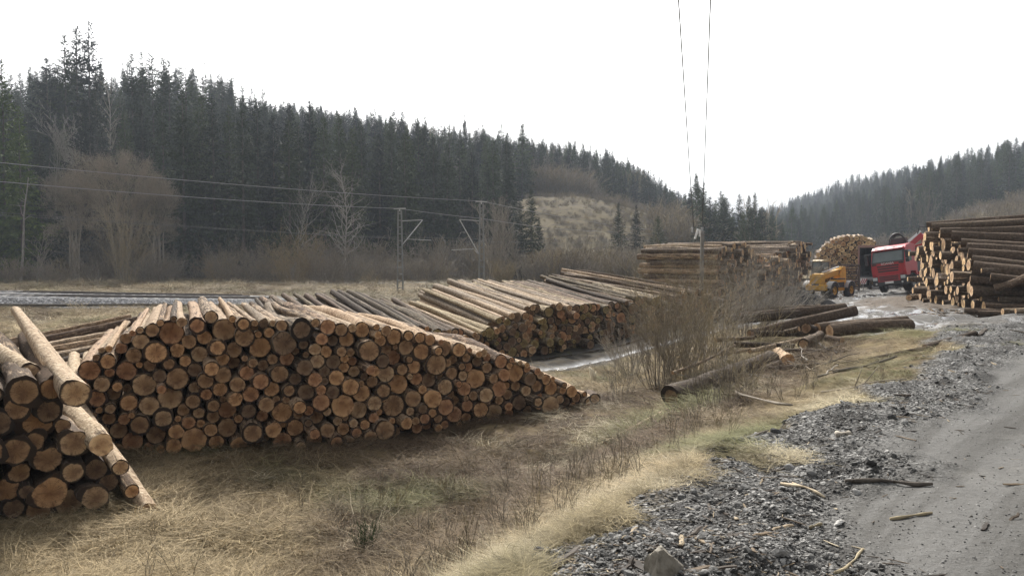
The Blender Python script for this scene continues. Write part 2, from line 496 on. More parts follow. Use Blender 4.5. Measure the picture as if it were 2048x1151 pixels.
    h = t.math('MULTIPLY', h, t.math('SUBTRACT', 1.0, wet, True))
    t.bump(h, .55, .05)
    return t.mat
M_GROUND = make_ground_mat()

def build_ground():
    a = np.concatenate([np.linspace(-math.pi, R(-52), 34)[:-1], np.linspace(R(-52), R(52), 820), np.linspace(R(52), math.pi, 34)[1:]])
    r = np.concatenate([[.02], np.exp(np.linspace(math.log(.8), math.log(1250), 720))])
    AA, RR = np.meshgrid(a, r, indexing='ij')
    x, y = np.sin(AA) * RR, np.cos(AA) * RR
    m = masks(x, y)
    z = rail_z(x, y, lookup(x, y)) + micro(x, y, m)
    na, nr = len(a), len(r)
    idx = np.arange(na * nr).reshape(na, nr)
    i0 = idx[:-1, :-1]; f = np.stack([i0, idx[1:, :-1], idx[1:, 1:], idx[:-1, 1:]], -1).reshape(-1, 4)
    V = np.stack([x, y, z], -1).reshape(-1, 3)
    # surface weights
    D = RR
    px = 1024 + F * np.tan(np.clip(AA, -1.2, 1.2))
    forest = np.where(px < 1045, sstep(97, 104, y + fbm(x, y, 8, 2, 4) * 3), sstep(185, 200, y)) * (y > 0)
    forest = np.where(px > 1420, sstep(190, 220, y), forest)
    forest = np.where(px > 1900, sstep(190, 200, y + fbm(x, y, 10, 2, 4) * 12), forest)
    knoll = sstep(1030, 1060, px) * sstep(1370, 1340, px) * sstep(105, 120, y) * sstep(200, 185, y)
    knoll = np.maximum(knoll, sstep(1850, 1900, px) * sstep(60, 90, y) * sstep(200, 190, y))
    yard = m['yard']; gravel = m['gravel'] * (1 - yard)
    def col(*c): return np.stack([np.broadcast_to(q, x.shape).ravel() for q in (*c, np.ones_like(x))], -1).astype(np.float32)
    wa = col(gravel, m['road'], yard)
    wb = col(m['ballast'], forest, m['chips'] * (y > 20))
    wc = col(m['track'] * (1 - yard), m['rut'], m['fieldroad'])
    wd = col(knoll, 0 * x, 0 * x)
    # which named piece of the setting each face belongs to
    def fc(q): return q[:-1, :-1].ravel()
    hill = fc((y > 100).astype(float) * (z > -1.0))
    cls = np.zeros(len(f), int)
    cls[fc(gravel) > .5] = 1
    cls[(fc(gravel) > .5) & (fc(m['road']) > .5)] = 2
    cls[fc(yard) > .5] = 3
    cls[(fc(m['track']) > .5) & (cls == 0)] = 4
    cls[(hill > .5)] = 5
    cls[fc(m['fieldroad']) > .5] = 6
    names = ["ground", "gravel_verge", "gravel_road", "mud_yard", "forest_track", "hillside", "field_road"]
    labels = ["valley ground of flattened dead grass with a ditch", "dark crushed slate verge beside the gravel road", "pale grey gravel road at the right",
              "wet rutted mud yard in front of the truck", "muddy rutted track with puddles between the log stacks", "steep hillside under the forest", "pale track along the forest edge"]
    for k, nme in enumerate(names):
        fk = f[cls == k]
        if not len(fk): continue
        used, inv = np.unique(fk, return_inverse=True)
        me = np_mesh(nme, V[used], inv.reshape(-1, 4), M_GROUND, True)
        for an, w in (("wa", wa), ("wb", wb), ("wc", wc), ("wd", wd)):
            at = me.attributes.new(an, 'FLOAT_COLOR', 'POINT')
            at.data.foreach_set("color", w[used].ravel())
        o = link(nme, me)
        tag(o, labels[k], kind="structure")
build_ground()
# ================================================================ logs
def bark_mat(name, merged):
    t = NT(name)
    if merged:
        lc = t.attr("lco", out="Vector"); tone = t.attr("tone"); rnd = t.attr("tone", out="Alpha")
    else:
        lc = t.coord("Object"); tone = t.objinfo("Color"); rnd = t.objinfo("Alpha")
    p = t.pos()
    st = t.scalev(lc, (3.0, 3.0, 9.0))
    off = t.addv(st, t.n("ShaderNodeCombineXYZ", X=t.math('MULTIPLY', rnd, 91.0), Y=t.math('MULTIPLY', rnd, 37.0)).outputs[0])
    a = t.noise(off, 1.0, 6, .65)
    b = t.noise(p, 14, 5, .7)
    c = t.noise(off, 3.2, 4, .7)
    peel = t.ramp(b, [(.3, (.13, .09, .06)), (.45, (.30, .225, .155)), (.6, (.46, .375, .28)), (.75, (.60, .515, .41))])
    bark = t.ramp(b, [(.25, (.035, .026, .02)), (.55, (.105, .078, .058)), (.8, (.19, .145, .11))])
    # the share of bark left on differs from log to log (rnd), and peels off in patches
    th = t.mapr(rnd, 0, 1, .30, .72)
    f = t.mapr(t.math('SUBTRACT', a, th), -.05, .05)
    col = t.mix(f, bark, peel)
    col = t.mix(t.mapr(c, .60, .66, 0, .8), col, (.04, .028, .02))
    kn = t.n("ShaderNodeTexVoronoi", Scale=1.0); t.t.links.new(t.scalev(off, (1.1, 1.1, 2.4)), kn.inputs["Vector"])
    col = t.mix(t.mapr(kn.outputs["Distance"], .10, .16, .85, 0), col, (.035, .024, .017))
    col = t.mix(1.0, col, tone, 'MULTIPLY')
    t.out(col, .85, 0, .12)
    t.bump(t.math('ADD', b, t.math('MULTIPLY', f, -.35)), 1.0, .04)
    return t.mat
def end_mat(name, merged):
    t = NT(name)
    if merged:
        lc = t.attr("lco", out="Vector"); tone = t.attr("etone"); rnd = t.attr("tone", out="Alpha")
    else:
        lc = t.coord("Object"); tone = t.objinfo("Color"); rnd = t.objinfo("Alpha")
    x, y = t.sep(lc, 0), t.sep(lc, 1)
    r = t.math('SQRT', t.math('ADD', t.math('MULTIPLY', x, x), t.math('MULTIPLY', y, y)))
    off = t.addv(t.scalev(lc, (1.6, 1.6, 0)), t.n("ShaderNodeCombineXYZ", X=t.math('MULTIPLY', rnd, 71.0), Y=t.math('MULTIPLY', rnd, 53.0)).outputs[0])
    n = t.noise(off, 1.0, 5, .6)
    n2 = t.noise(t.scalev(off, (7, 7, 0)), 1.0, 4, .7)
    rw = t.math('ADD', r, t.math('MULTIPLY', t.math('SUBTRACT', n, .5), .35))
    ring = t.math('SINE', t.math('MULTIPLY', rw, 48.0))
    base = t.ramp(rw, [(0, (.28, .175, .10)), (.35, (.35, .23, .132)), (.62, (.44, .31, .19)), (.86, (.52, .385, .245)), (1, (.30, .205, .13))])
    base = t.mix(t.mapr(ring, .2, 1, 0, .16), base, (.18, .10, .055))
    base = t.mix(t.mapr(n, .46, .62, 0, .75), base, (.17, .095, .058))       # damp heartwood and stains
    base = t.mix(t.mapr(n2, .58, .72, 0, .5), base, (.13, .085, .055))
    # radial drying cracks
    ang = t.math('ARCTAN2', y, x)
    cr = t.n("ShaderNodeTexNoise", Scale=1.0, Detail=2.0)
    t.t.links.new(t.n("ShaderNodeCombineXYZ", X=t.math('MULTIPLY', ang, 3.2), Y=t.math('MULTIPLY', rnd, 90.0), Z=t.math('MULTIPLY', r, .5)).outputs[0], cr.inputs[0])
    k = t.math('ABSOLUTE', t.math('SUBTRACT', cr.outputs["Fac"], .5))
    crack = t.math('MULTIPLY', t.mapr(k, 0, .018, 1, 0), t.math('GREATER_THAN', rnd, .45))
    col = t.mix(t.math('MULTIPLY', crack, .75), base, (.03, .02, .014))
    rim = t.math('SUBTRACT', .95, t.math('MULTIPLY', t.math('MAXIMUM', t.math('SUBTRACT', rnd, .55), 0.0), .55))
    col = t.mix(t.mapr(t.math('SUBTRACT', rw, rim), -.02, .06), col, (.04, .028, .021))
    col = t.mix(1.0, col, tone, 'MULTIPLY')
    t.out(col, .8, 0, .3)
    t.bump(t.math('ADD', n2, t.math('MULTIPLY', crack, -1.0)), .35, .01)
    return t.mat
M_BARK, M_END = bark_mat("log_bark", False), end_mat("sawn_wood", False)
M_BARKM, M_ENDM = bark_mat("log_bark_far", True), end_mat("sawn_wood_far", True)

NS, NR = 18, 12
def log_shape(seed, bend, taper=.16, flare=0.0, rough=1.0):
    """unit log: radius 1, from z=0 (front end) to z=1; returns side verts (ring x NS) in unit space"""
    g = np.random.default_rng(seed)
    th = np.linspace(0, 2 * np.pi, NS, endpoint=False)
    ph = g.uniform(0, 6.28, 4); am = np.array([.055, .035, .02, .015]) * g.uniform(.5, 1.5, 4) * rough
    out = 1 + sum(am[k] * np.sin((k + 2) * th + ph[k]) for k in range(4))
    zz = np.linspace(0, 1, NR)
    vs_ = []
    bd = g.uniform(0, 6.28); b2 = g.uniform(-.35, .35) * bend
    for i, z in enumerate(zz):
        rr = (1 - taper * z + flare * max(0, 1 - z * 6) ** 2) * (out + .035 * g.standard_normal(NS) + .03 * g.standard_normal())
        cx = bend * 4 * z * (1 - z); cy = b2 * math.sin(z * 6.28)
        vs_.append(np.stack([rr * np.cos(th) + cx * math.cos(bd) - cy * math.sin(bd), rr * np.sin(th) + cx * math.sin(bd) + cy * math.cos(bd), np.full(NS, z)], -1))
    return np.array(vs_)
def log_arrays(S):
    """bark faces (sides + far cap as quads) and front-cap arrays"""
    v = S.reshape(-1, 3)
    f = []
    for i in range(NR - 1):
        for j in range(NS):
            j2 = (j + 1) % NS
            f.append((i * NS + j, (i + 1) * NS + j, (i + 1) * NS + j2, i * NS + j2))
    return v, np.array(f)
def cap_arrays(ring, g, z=0.0, flip=False):
    """a sawn face: centre, two inner rings and the rim, slightly uneven"""
    c = ring.mean(0)
    rs = [.001, .45, .86, 1.0]
    vs_ = []
    for k, q in enumerate(rs):
        rr = c + (ring - c) * q
        rr = rr.copy(); rr[:, 2] = ring[:, 2] + (g.standard_normal(NS) * .0006 if 0 < k < 3 else 0)
        vs_.append(rr)
    v = np.concatenate(vs_)
    f = []
    for i in range(3):
        for j in range(NS):
            j2 = (j + 1) % NS
            q = (i * NS + j, (i + 1) * NS + j2, (i + 1) * NS + j, i * NS + j2)
            f.append((i * NS + j, i * NS + j2, (i + 1) * NS + j2, (i + 1) * NS + j))
    f = np.array(f)
    return v, (f if flip else f[:, ::-1])
LOGV = []
for k in range(26):
    g = np.random.default_rng(100 + k)
    bend = 0.25 * g.uniform(0, 1) if k < 10 or k >= 18 else g.uniform(.35, 1.15)
    S = log_shape(k, bend, .52 if k == 18 else g.uniform(.08, .24), .0 if k % 3 else .12, 2.6 if k > 18 else 1.0)
    v, f = log_arrays(S)
    cv, cf = cap_arrays(S[0], g)
    bv, bf = cap_arrays(S[-1], g, 1.0, True)
    body = np_mesh("log", np.concatenate([v, bv]), np.concatenate([f, bf + len(v)]), [M_BARK, M_END], True)
    mi = np.zeros(len(f) + len(bf), int); mi[len(f):] = 1
    body.polygons.foreach_set("material_index", mi)
    end = np_mesh("sawn_end", cv, cf, M_END, False)
    LOGV.append(dict(body=body, end=end, v=v, f=f, cv=cv, cf=cf, bv=bv, bf=bf, bend=bend))

TONES = {  # multiplies the sawn wood and bark: (tint, words)
 'pale': (1.35, 1.3, 1.2), 'orange': (1.12, .92, .72), 'brown': (.78, .68, .58), 'red': (.92, .70, .58), 'tan': (1.05, 1.0, .92), 'dark': (.42, .38, .36), 'yellow': (1.75, 1.72, 1.45), 'green': (.62, .66, .45)}
TWORD = {'pale': 'pale', 'orange': 'orange', 'brown': 'brown', 'red': 'reddish', 'tan': 'tan', 'dark': 'dark', 'yellow': 'pale yellow', 'green': 'mossy'}
LOGS = []
def add_log(front, back, r, tone='tan', bark=.5, variant=None, pile='loose', label=None, score=None, group=None, top=False, name='log', roll=None):
    front, back = Vector(front), Vector(back)
    c = (front + back) / 2
    L = dict(f=front, b=back, r=r, tone=tone, bark=bark, pile=pile, label=label, group=group, top=top, name=name)
    L['var'] = variant if variant is not None else int(rng.integers(0, 10))
    L['roll'] = rng.uniform(0, 6.28) if roll is None else roll
    Y = max(3, front.y)
    L['score'] = score if score is not None else (r / Y) ** 2 * 3.1 + ((r * (back - front).length * .5 / Y ** 2) if top else 0)
    LOGS.append(L)
    return L
def pack(front, profile, axis, length, rmean, rsd, rmin, rmax, tones, pile, bark=(.3, .9), tilt=0, tries=9000, seed=1, gfun=None, jit=.13, stick=.05, hbase=0.0, zs=None, bark_tone=None, botlift=0.0):
    """circles dropped one by one into the outline of a stack's front; front: list of (x, y); profile: list of (s, height)"""
    g = np.random.default_rng(seed)
    fr = np.array(front, float)
    seg = np.hypot(*np.diff(fr, axis=0).T); cs = np.concatenate([[0], np.cumsum(seg)])
    S = cs[-1]
    ps, phh = np.array(profile, float).T
    ps = ps / ps[-1] * S
    X, H, Rr = [], [], []
    grid = np.linspace(0, S, 260)
    top = np.interp(grid, ps, phh)
    fails = 0
    while fails < 40 and len(X) < 900:
        r = float(np.clip(g.normal(rmean, rsd), rmin, rmax))
        if g.random() < .12: r = float(np.clip(r * 1.45, rmin, rmax))
        gx = grid + g.uniform(-.01, .01, len(grid))
        h = np.full(len(gx), r)
        if X:
            xa, ha, ra = np.array(X), np.array(H), np.array(Rr)
            dx = np.abs(gx[:, None] - xa[None, :]); rr = (r + ra[None, :]) * .985
            sup = np.where(dx < rr, ha[None, :] + np.sqrt(np.maximum(rr ** 2 - dx ** 2, 0)), 0)
            h = np.maximum(h, sup.max(1))
        ok = (h + r <= top + .06) & (gx > r * .4) & (gx < S - r * .4)
        if not ok.any(): fails += 1; continue
        cost = np.where(ok, h + g.uniform(0, .06, len(h)), 1e9)
        k = int(np.argmin(cost))
        X.append(gx[k]); H.append(h[k]); Rr.append(r)
    X, H, Rr = map(np.array, (X, H, Rr))
    ax = Vector(axis).normalized()
    out = []
    for i in range(len(X)):
        above = np.any((np.abs(X - X[i]) < Rr[i] * 1.0) & (H > H[i] + .02))
        fx, fy = np.interp(X[i], cs, fr[:, 0]), np.interp(X[i], cs, fr[:, 1])
        z0 = (np.interp(X[i], cs, zs) if zs is not None else gz(fx, fy, False)) - .03
        off = g.normal(0, jit)
        if g.random() < stick: off -= g.uniform(.2, .5)
        p = Vector((fx, fy, z0 + H[i])) + ax * off
        L = length * g.uniform(.94, 1.06)
        a2 = (ax + Vector((g.normal(0, .012), g.normal(0, .012), tilt * min(1, H[i] / 1.2) + g.normal(0, .004)))).normalized()
        tn = tones[int(g.integers(0, len(tones)))]
        lg = add_log(p, p + a2 * L, Rr[i], tn, float(g.uniform(*bark)), pile=pile, top=not above, variant=int(g.integers(0, 10)) if above or g.random() < .6 else int(g.integers(10, 18)))
        lg['s'], lg['h'] = float(X[i]), float(H[i])
        out.append(lg)
    return out

# ---- long stack in the middle of the ditch
F1 = [(-7.75, 12.15), (-6.6, 12.75), (-5.2, 12.95), (-3.5, 13.05), (-2.3, 13.9), (-1.2, 14.75), (.2, 15.55), (1.75, 16.35)]
PR1 = [(0, .35), (.35, 1.0), (1.0, 1.75), (1.75, 2.2), (2.6, 2.4), (3.4, 2.22), (4.4, 2.22), (5.3, 2.1), (6.2, 1.9), (7.0, 1.62), (7.7, 1.45), (8.6, 1.05), (9.5, .55), (10.1, .3)]
pack(F1, PR1, (-.40, .917, 0), 5.3, .106, .036, .055, .21, ['tan', 'tan', 'orange', 'brown', 'orange', 'red', 'brown', 'orange', 'dark', 'red', 'brown', 'orange'], 'long', bark=(.0, .55), seed=5, tilt=.0)
# ---- second stack behind it, along the muddy track
F2 = [(-5.8, 19.2), (-4.2, 20.6), (-3.0, 21.8), (-1.7, 23.1), (.3, 25.0), (2.0, 27.0), (3.6, 29.0), (5.2, 31.0), (6.6, 32.6)]
PR2 = [(0, 1.25), (1.5, 1.4), (3.4, 1.4), (5.0, 1.15), (6.3, 1.0), (6.6, 1.35), (7.2, 1.45), (8.7, 1.65), (10.1, 1.65), (11.7, 1.5), (13.3, 1.45), (14.7, 1.5), (17.1, 1.3)]
pack(F2, PR2, (-.45, .89, 0), 6.6, .125, .032, .075, .21, ['dark', 'green', 'orange', 'dark', 'brown', 'red', 'green', 'tan', 'dark'], 'second', bark=(.0, .75), seed=11, tilt=.10, jit=.2)
for q in LOGS:
    if q['pile'] == 'second': q['bark'] = float(rng.uniform(.55, .95) if q['s'] < 6.0 else rng.uniform(0, .35) if q['s'] < 11.5 else rng.uniform(.35, .85))
F2b = [(6.9, 32.9), (8.4, 34.8), (10.2, 36.6), (11.4, 38)]
PR2b = [(0, 1.4), (1.5, 1.5), (3, 1.4), (5, .8), (7, .4)]
pack(F2b, PR2b, (-.75, .66, 0), 6.6, .135, .03, .08, .21, ['brown', 'tan', 'brown'], 'second', bark=(.2, .9), seed=12, tilt=.12)
# ---- far stack with its ends turned to the right
F3 = [(12.4, 45.6), (14.0, 47.6), (16.0, 50.4), (18.3, 53.6), (20.5, 56.6), (22.9, 59.8)]
PR3 = [(0, 3.3), (1.2, 3.75), (3.2, 3.75), (5.2, 3.0), (6.6, 2.8), (9, 2.9), (11.5, 3.3), (13.4, 3.8), (15.4, 4.0), (17.3, 3.8)]
pack(F3, PR3, (-.83, .557, 0), 4.9, .165, .045, .09, .27, ['yellow', 'pale', 'tan', 'yellow', 'orange'], 'far', bark=(.25, .9), seed=13, jit=.28, stick=.1)
# ---- pale stack behind the yellow machine
F4 = [(25.9, 65.4), (28.2, 65.6), (31.2, 66.0)]
PR4 = [(0, 3.0), (.8, 3.9), (1.8, 4.4), (3.0, 4.6), (4.2, 4.6), (5.4, 4.1)]
pack(F4, PR4, (.36, .933, 0), 5, .17, .045, .09, .30, ['yellow', 'yellow', 'pale', 'yellow', 'orange'], 'pale', bark=(.3, .9), seed=14, zs=[-1.5, -1.4, -1.4], tilt=.05)
# ---- tall stack beside the yard on the right
F5 = [(23.3, 43.2), (21.8, 40.0), (20.4, 37.0), (19.1, 34.6), (18.4, 32.2), (17.3, 29.4), (16.5, 27.0), (16.2, 26.2)]
PR5 = [(0, 2.2), (2.4, 2.6), (5.6, 2.5), (6.4, 3.3), (7.4, 3.55), (9.4, 3.45), (11.2, 3.0), (13.4, 2.3), (15.4, 1.9), (17.3, 1.5)]
pack(F5, PR5, (.972, -.235, 0), 7.0, .15, .042, .08, .28, ['pale', 'yellow', 'yellow', 'tan', 'pale'], 'right', bark=(.55, 1.0), seed=15, jit=.26, stick=.12)
# thick long logs along its near side and on top, and those lying in front
for (x0, y0, x1, y1, Y0, Y1, rpx, tn) in [
    (1946, 537, 2110, 556, 26.8, 25.4, 17, 'brown'), (1944, 520, 2110, 538, 27.4, 26.0, 9, 'tan'), (1936, 506, 2120, 518, 27.9, 26.5, 11, 'brown'), (1934, 495, 2120, 505, 28.4, 26.8, 10, 'tan'),
    (1922, 485, 2120, 495, 28.9, 27.2, 9, 'tan'), (1903, 472, 2120, 478, 30.2, 28.4, 10, 'brown'), (1880, 464, 2120, 458, 31.4, 29.6, 8, 'tan'), (1864, 454, 2120, 438, 33.2, 31, 8, 'pale'), (1853, 449, 2120, 428, 34.6, 32, 6, 'tan'),
    (1940, 559, 2110, 572, 26.5, 25.4, 8, 'brown'), (1981, 554, 2110, 566, 25.8, 24.9, 9, 'brown')]:
    a, b = P(x0, y0, Y0), P(x1, y1, Y1)
    add_log(a, a + (b - a).normalized() * 7.0, rpx / F * Y0, tn, .85, variant=int(rng.integers(0, 9)), pile='right', top=True)
for (x0, x1, dy, Y0, Y1, rpx) in [(1932, 2120, 0, 25.8, 24.4, 6.5), (1960, 2120, 0, 24.9, 23.6, 6.5), (1976, 2120, .24, 25.6, 24.2, 5)]:
    a, b = P(x0, 500, Y0), P(x1, 500, Y1); r = rpx / F * Y0
    a.z = gz(a.x, a.y) + r * .85 + dy; b = a + (b - a).normalized() * 6.0; b.z = max(a.z, gz(b.x, b.y) + r * .7)
    add_log(a, b, r, 'brown', .75, pile='yardlog', label=None, top=True)
a = P(2052, 557, 25.0); add_log(a, a + Vector((-.62, .6, -.34)), .14, 'orange', .8, pile='lean', label='short log leaning out of the right stack with an orange sawn end', top=True)
a = P(2005, 627, 23.0); a.z = gz(a.x, a.y) + .09; add_log(a, a + Vector((4, -.6, .1)), .10, 'pale', .5, pile='loose', label='thin pale log lying on bark chips in front of the right stack', top=True)
a = P(2031, 627, 22.4); a.z = gz(a.x, a.y) + .09; add_log(a, a + Vector((4, -.9, .1)), .085, 'pale', .4, pile='loose', label='thin pale log nearest the muddy road below the right stack', top=True)
a = P(1818, 594, 37.5); a.z = gz(a.x, a.y) + .14; add_log(a, a + Vector((1.6, 1.2, 0)), .14, 'pale', .6, pile='loose', label='short pale log on the mud under the red truck cab', top=True)

# ---- near stack of thick dark logs at the left edge
NF0, NFD = Vector((-5.13, 9.75, 0)), Vector((.81, .59, 0))
def nearD(px):
    u = ray(px, 800); u = u.x / u.y
    t = (NF0.x - u * NF0.y) / (NFD.x - u * NFD.y)
    return NF0.y - NFD.y * t
NAX = Vector((-.60, .80, .0))
for (px, py, rp, tn) in [(48, 783, 31, 'brown'), (105, 777, 27, 'orange'), (33, 817, 26, 'brown'), (-6, 846, 28, 'dark'), (97, 822, 27, 'dark'), (76, 843, 33, 'orange'), (70, 882, 23, 'brown'), (31, 902, 33, 'brown'),
    (95, 918, 29, 'brown'), (148, 886, 31, 'tan'), (38, 944, 22, 'brown'), (146, 944, 24, 'tan'), (192, 938, 27, 'dark'), (12, 981, 30, 'orange'), (54, 983, 17, 'dark'), (100, 985, 36, 'orange'), (138, 1004, 31, 'tan'),
    (190, 995, 31, 'tan'), (217, 964, 21, 'dark'), (27, 1016, 22, 'dark'), (77, 1020, 26, 'brown'), (-25, 905, 30, 'brown'), (-28, 790, 30, 'tan'), (-50, 850, 30, 'dark'), (-45, 960, 34, 'brown'), (-30, 1020, 28, 'dark'), (-80, 800, 30, 'tan'), (-85, 900, 32, 'brown'), (-90, 1000, 36, 'brown'), (125, 852, 17, 'brown'), (118, 955, 14, 'dark')]:
    Y = nearD(px) + rng.normal(0, .09)
    p = P(px, py, Y)
    a2 = (NAX + Vector((rng.normal(0, .03), 0, rng.normal(0, .006) + (.035 if py < 800 else 0)))).normalized()
    add_log(p, p + a2 * rng.uniform(4.6, 5.4), rp / F * math.hypot(p.x, p.y) * .82, tn, float(rng.uniform(.55, 1.0)), pile='near', top=py < 800, variant=int(rng.integers(19, 26)))
def seglog(x0, y0, Y0, x1, y1, Y1, r, **k):
    return add_log(P(x0, y0, Y0), P(x1, y1, Y1), r, **k)
seglog(151, 786, 9.15, 31, 620, 13.8, .158, tone='tan', bark=.12, variant=18, pile='lean', label='long pale log jutting up from the top of the dark left stack', top=True)
seglog(203, 889, 9.5, 60, 735, 13.2, .15, tone='pale', bark=.2, variant=2, pile='lean', label='thick peeled log sloping down the right side of the dark left stack', top=True)
seglog(241, 934, 9.75, 130, 770, 14.0, .105, tone='tan', bark=.1, variant=1, pile='lean', label='peeled log with a narrow dark end under the thick sloping one', top=True)
seglog(264, 982, 9.7, 175, 850, 12.4, .085, tone='orange', bark=.6, variant=3, pile='lean', label='thinnest log wedged against the pale leaning log at left', top=True)
seglog(299, 1021, 9.55, 100, 720, 14.5, .112, tone='tan', bark=.05, variant=5, pile='lean', label='long pale log leaning down to the grass beside the dark left stack', top=True)
for i, (x0, y0, x1, y1, r) in enumerate([(60, 748, -70, 655, .13), (75, 752, -60, 690, .11), (112, 770, -40, 715, .16)]):
    seglog(x0, y0, 9.9 + .2 * i, x1, y1, 13.6, r, tone=['pale', 'tan', 'tan'][i], bark=.2, variant=12 + i, pile='lean', top=True,
           label=['highest pale log lying across the top of the dark left stack', 'thin pale log second from the top of the dark left stack', 'bent rough log with a wide end on the dark left stack'][i])
# ---- logs lying crosswise at the left behind the long stack
CX = ["topmost crosswise log below the railway embankment", "thick reddish crosswise log second from the top behind the left stack", "third crosswise log down behind the left stack",
      "fourth crosswise log down behind the left stack", "fifth crosswise log down behind the left stack", "dark lowest crosswise log with its end showing at left", "short crosswise log half hidden by the pale jutting log"]
for i, (x0, y0, x1, y1, Y0, Y1, r) in enumerate([(10, 684, 262, 632, 19.8, 21.5, .085), (25, 692, 278, 640, 19.2, 21, .135), (30, 703, 245, 662, 18.6, 20.2, .10), (40, 712, 242, 675, 18.2, 19.8, .10), (50, 722, 205, 691, 17.8, 19.4, .105), (70, 735, 195, 703, 17.2, 18.8, .10), (80, 742, 160, 722, 16.9, 18.2, .09)]):
    seglog(x0, y0, Y0, x1, y1, Y1, r, tone=['orange', 'red', 'tan', 'orange', 'tan', 'dark', 'tan'][i], bark=[.3, .7, .25, .3, .4, .9, .3][i], pile='cross', label=CX[i], top=True, variant=i)
for i in range(10):   # the rest of that crosswise layer, underneath
    y = 18.0 + i * .33
    add_log((-13.5, y - 1.0, -1.5 + (i % 2) * .2), (-8.2, y + .5, -1.5 + (i % 2) * .2), .13, 'brown', .6, pile='crossunder', score=0)
# pale logs standing behind the left end of the long stack
for i, (x0, y0, x1, y1, Y0, Y1, r) in enumerate([(150, 770, 148, 712, 14.0, 17.4, .13), (165, 760, 175, 708, 14.4, 17.5, .10), (95, 760, 100, 728, 13.6, 15.6, .12)]):
    seglog(x0, y0, Y0, x1, y1, Y1, r, tone='pale', bark=.05, pile='lean', variant=i + 3, top=True, label=["thick whitish log behind the jutting log at left", "slim whitish log left of the long stack's lowest end", "short whitish log glimpsed behind the dark left stack"][i])

# ---- cut logs scattered on the bank at the right
def bank(x0, y0, Y0, x1, y1, Y1, r, label, tone='brown', bark=.9, variant=0, name='log', free=False, group=None, sink=.85):
    a, b = P(x0, y0, Y0), P(x1, y1, Y1)
    if not free:
        for q in (a, b): q.z = max(q.z, gz(q.x, q.y) + r * sink)
    return add_log(a, b, r, tone, bark, variant, 'loose', label, top=True, name=name, score=9)
bank(1659, 662, 19.2, 1822, 657, 19.6, .17, "thick dark log with a pale rim nearest the grass bank", 'tan', .95, 1)
bank(1634, 659, 20.2, 1812, 647, 20.8, .19, "thick log lying just behind the dark one nearest the grass", 'brown', .9, 2)
bank(1708, 622, 23.4, 1500, 668, 22.0, .155, "long rough log sloping up to the wet yard", 'brown', .9, 3)
bank(1690, 616, 24.8, 1480, 634, 24.0, .16, "long rough log behind the sloping one by the wet yard", 'brown', .95, 4)
bank(1445, 622, 25.8, 1640, 612, 26.2, .09, "thin straight log at the back of the cut logs", 'tan', .7, 5)
bank(1455, 640, 23.0, 1600, 628, 24.0, .13, "mossy log under the long rough logs behind the bush", 'dark', 1.0, 6)
bank(1506, 668, 20.8, 1616, 668, 20.9, .085, "dark mossy log lying level behind the bush", 'dark', 1.0, 7)
bank(1432, 679, 20.0, 1508, 675, 20.4, .065, "short thin pole with a pale end left of the mossy log", 'tan', .6, 8)
bank(1443, 709, 18.6, 1618, 677, 19.8, .038, "long thin pole lying on the dead grass below the cut logs", 'tan', .3, 9)
bank(1607, 690, 18.4, 1640, 676, 19.8, .14, "short log with a split tan end on the bank", 'tan', .85, 1)
bank(1684, 688, 18.6, 1652, 684, 19.0, .095, "small round log end under the thick dark log", 'tan', .8, 2)
bank(1612, 656, 19.9, 1640, 664, 20.5, .13, "stubby dark log between the mossy log and the thick logs", 'dark', 1.0, 3)
bank(1598, 657, 20.6, 1570, 663, 20.9, .085, "short pale ended log left of the stubby dark log", 'pale', .7, 4)
bank(1576, 766, 15.6, 1556, 728, 18.0, .135, "pale topped log with an orange end in the hollow", 'orange', .1, 5)
bank(1342, 795, 13.6, 1545, 716, 16.2, .19, "big broken trunk lying down the bank with a black end", 'dark', .8, 6)
bank(1410, 792, 14.2, 1560, 742, 15.8, .10, "dark slimmer trunk lying against the big broken trunk", 'dark', 1.0, 7)
bank(1540, 746, 15.3, 1722, 766, 14.0, .055, "dark straight pole lying across the hollow", 'dark', 1.0, 8)
bank(1718, 760, 14.1, 1862, 722, 14.6, .05, "rough bent pole following the edge of the gravel", 'brown', .8, 12)
bank(1850, 722, 14.7, 1950, 691, 15.6, .065, "dark pole end poking from the grass onto the gravel", 'dark', .9, 2)
bank(1212, 886, 12.1, 1340, 816, 13.8, .045, "pale split pole lying on the brown slope", 'pale', .0, 9)
bank(1190, 797, 16.3, 1176, 790, 17.5, .12, "stray log lying at the right foot of the long stack", 'brown', .8, 1)
bank(1470, 688, 19.4, 1590, 694, 18.6, .075, "slim dark log lying across the bank above the broken trunk", 'dark', 1.0, 3)
bank(1500, 702, 18.0, 1612, 676, 20.0, .06, "slim bare pole crossing the slim dark log on the bank", 'tan', .35, 5)
bank(1560, 700, 17.8, 1700, 712, 16.6, .045, "thin dark pole lying level in the dead grass right of the broken trunk", 'dark', .9, 4)
bank(1345, 745, 17.0, 1470, 690, 19.0, .04, "thin pole lying above the big broken trunk", 'tan', .4, 10)

# ---- build: the largest about 300 as things, the rest as one
PILE_L = {'near': 'dark left stack', 'long': 'long front stack', 'second': 'second stack', 'far': 'far stack', 'pale': 'stack behind the handler', 'right': 'tall right stack'}
PILE_G = {'near': 'thick logs of the dark stack at the left edge', 'long': 'logs of the long front stack', 'second': 'logs of the second stack by the muddy track', 'far': 'logs of the far stack', 'pale': 'logs of the pale stack', 'right': 'logs of the tall right stack',
          'lean': 'logs lying askew on the left stack', 'cross': 'crosswise logs behind the left stack', 'loose': 'cut logs lying loose on the bank', 'yardlog': 'logs lying in front of the right stack'}
for L in LOGS:
    if L['label'] or L['pile'] == 'near': L['score'] += 9
    L['top_bonus'] = 0
LOGS.sort(key=lambda q: -q['score'])
N_IND = 318
IND, REST = LOGS[:N_IND], LOGS[N_IND:]

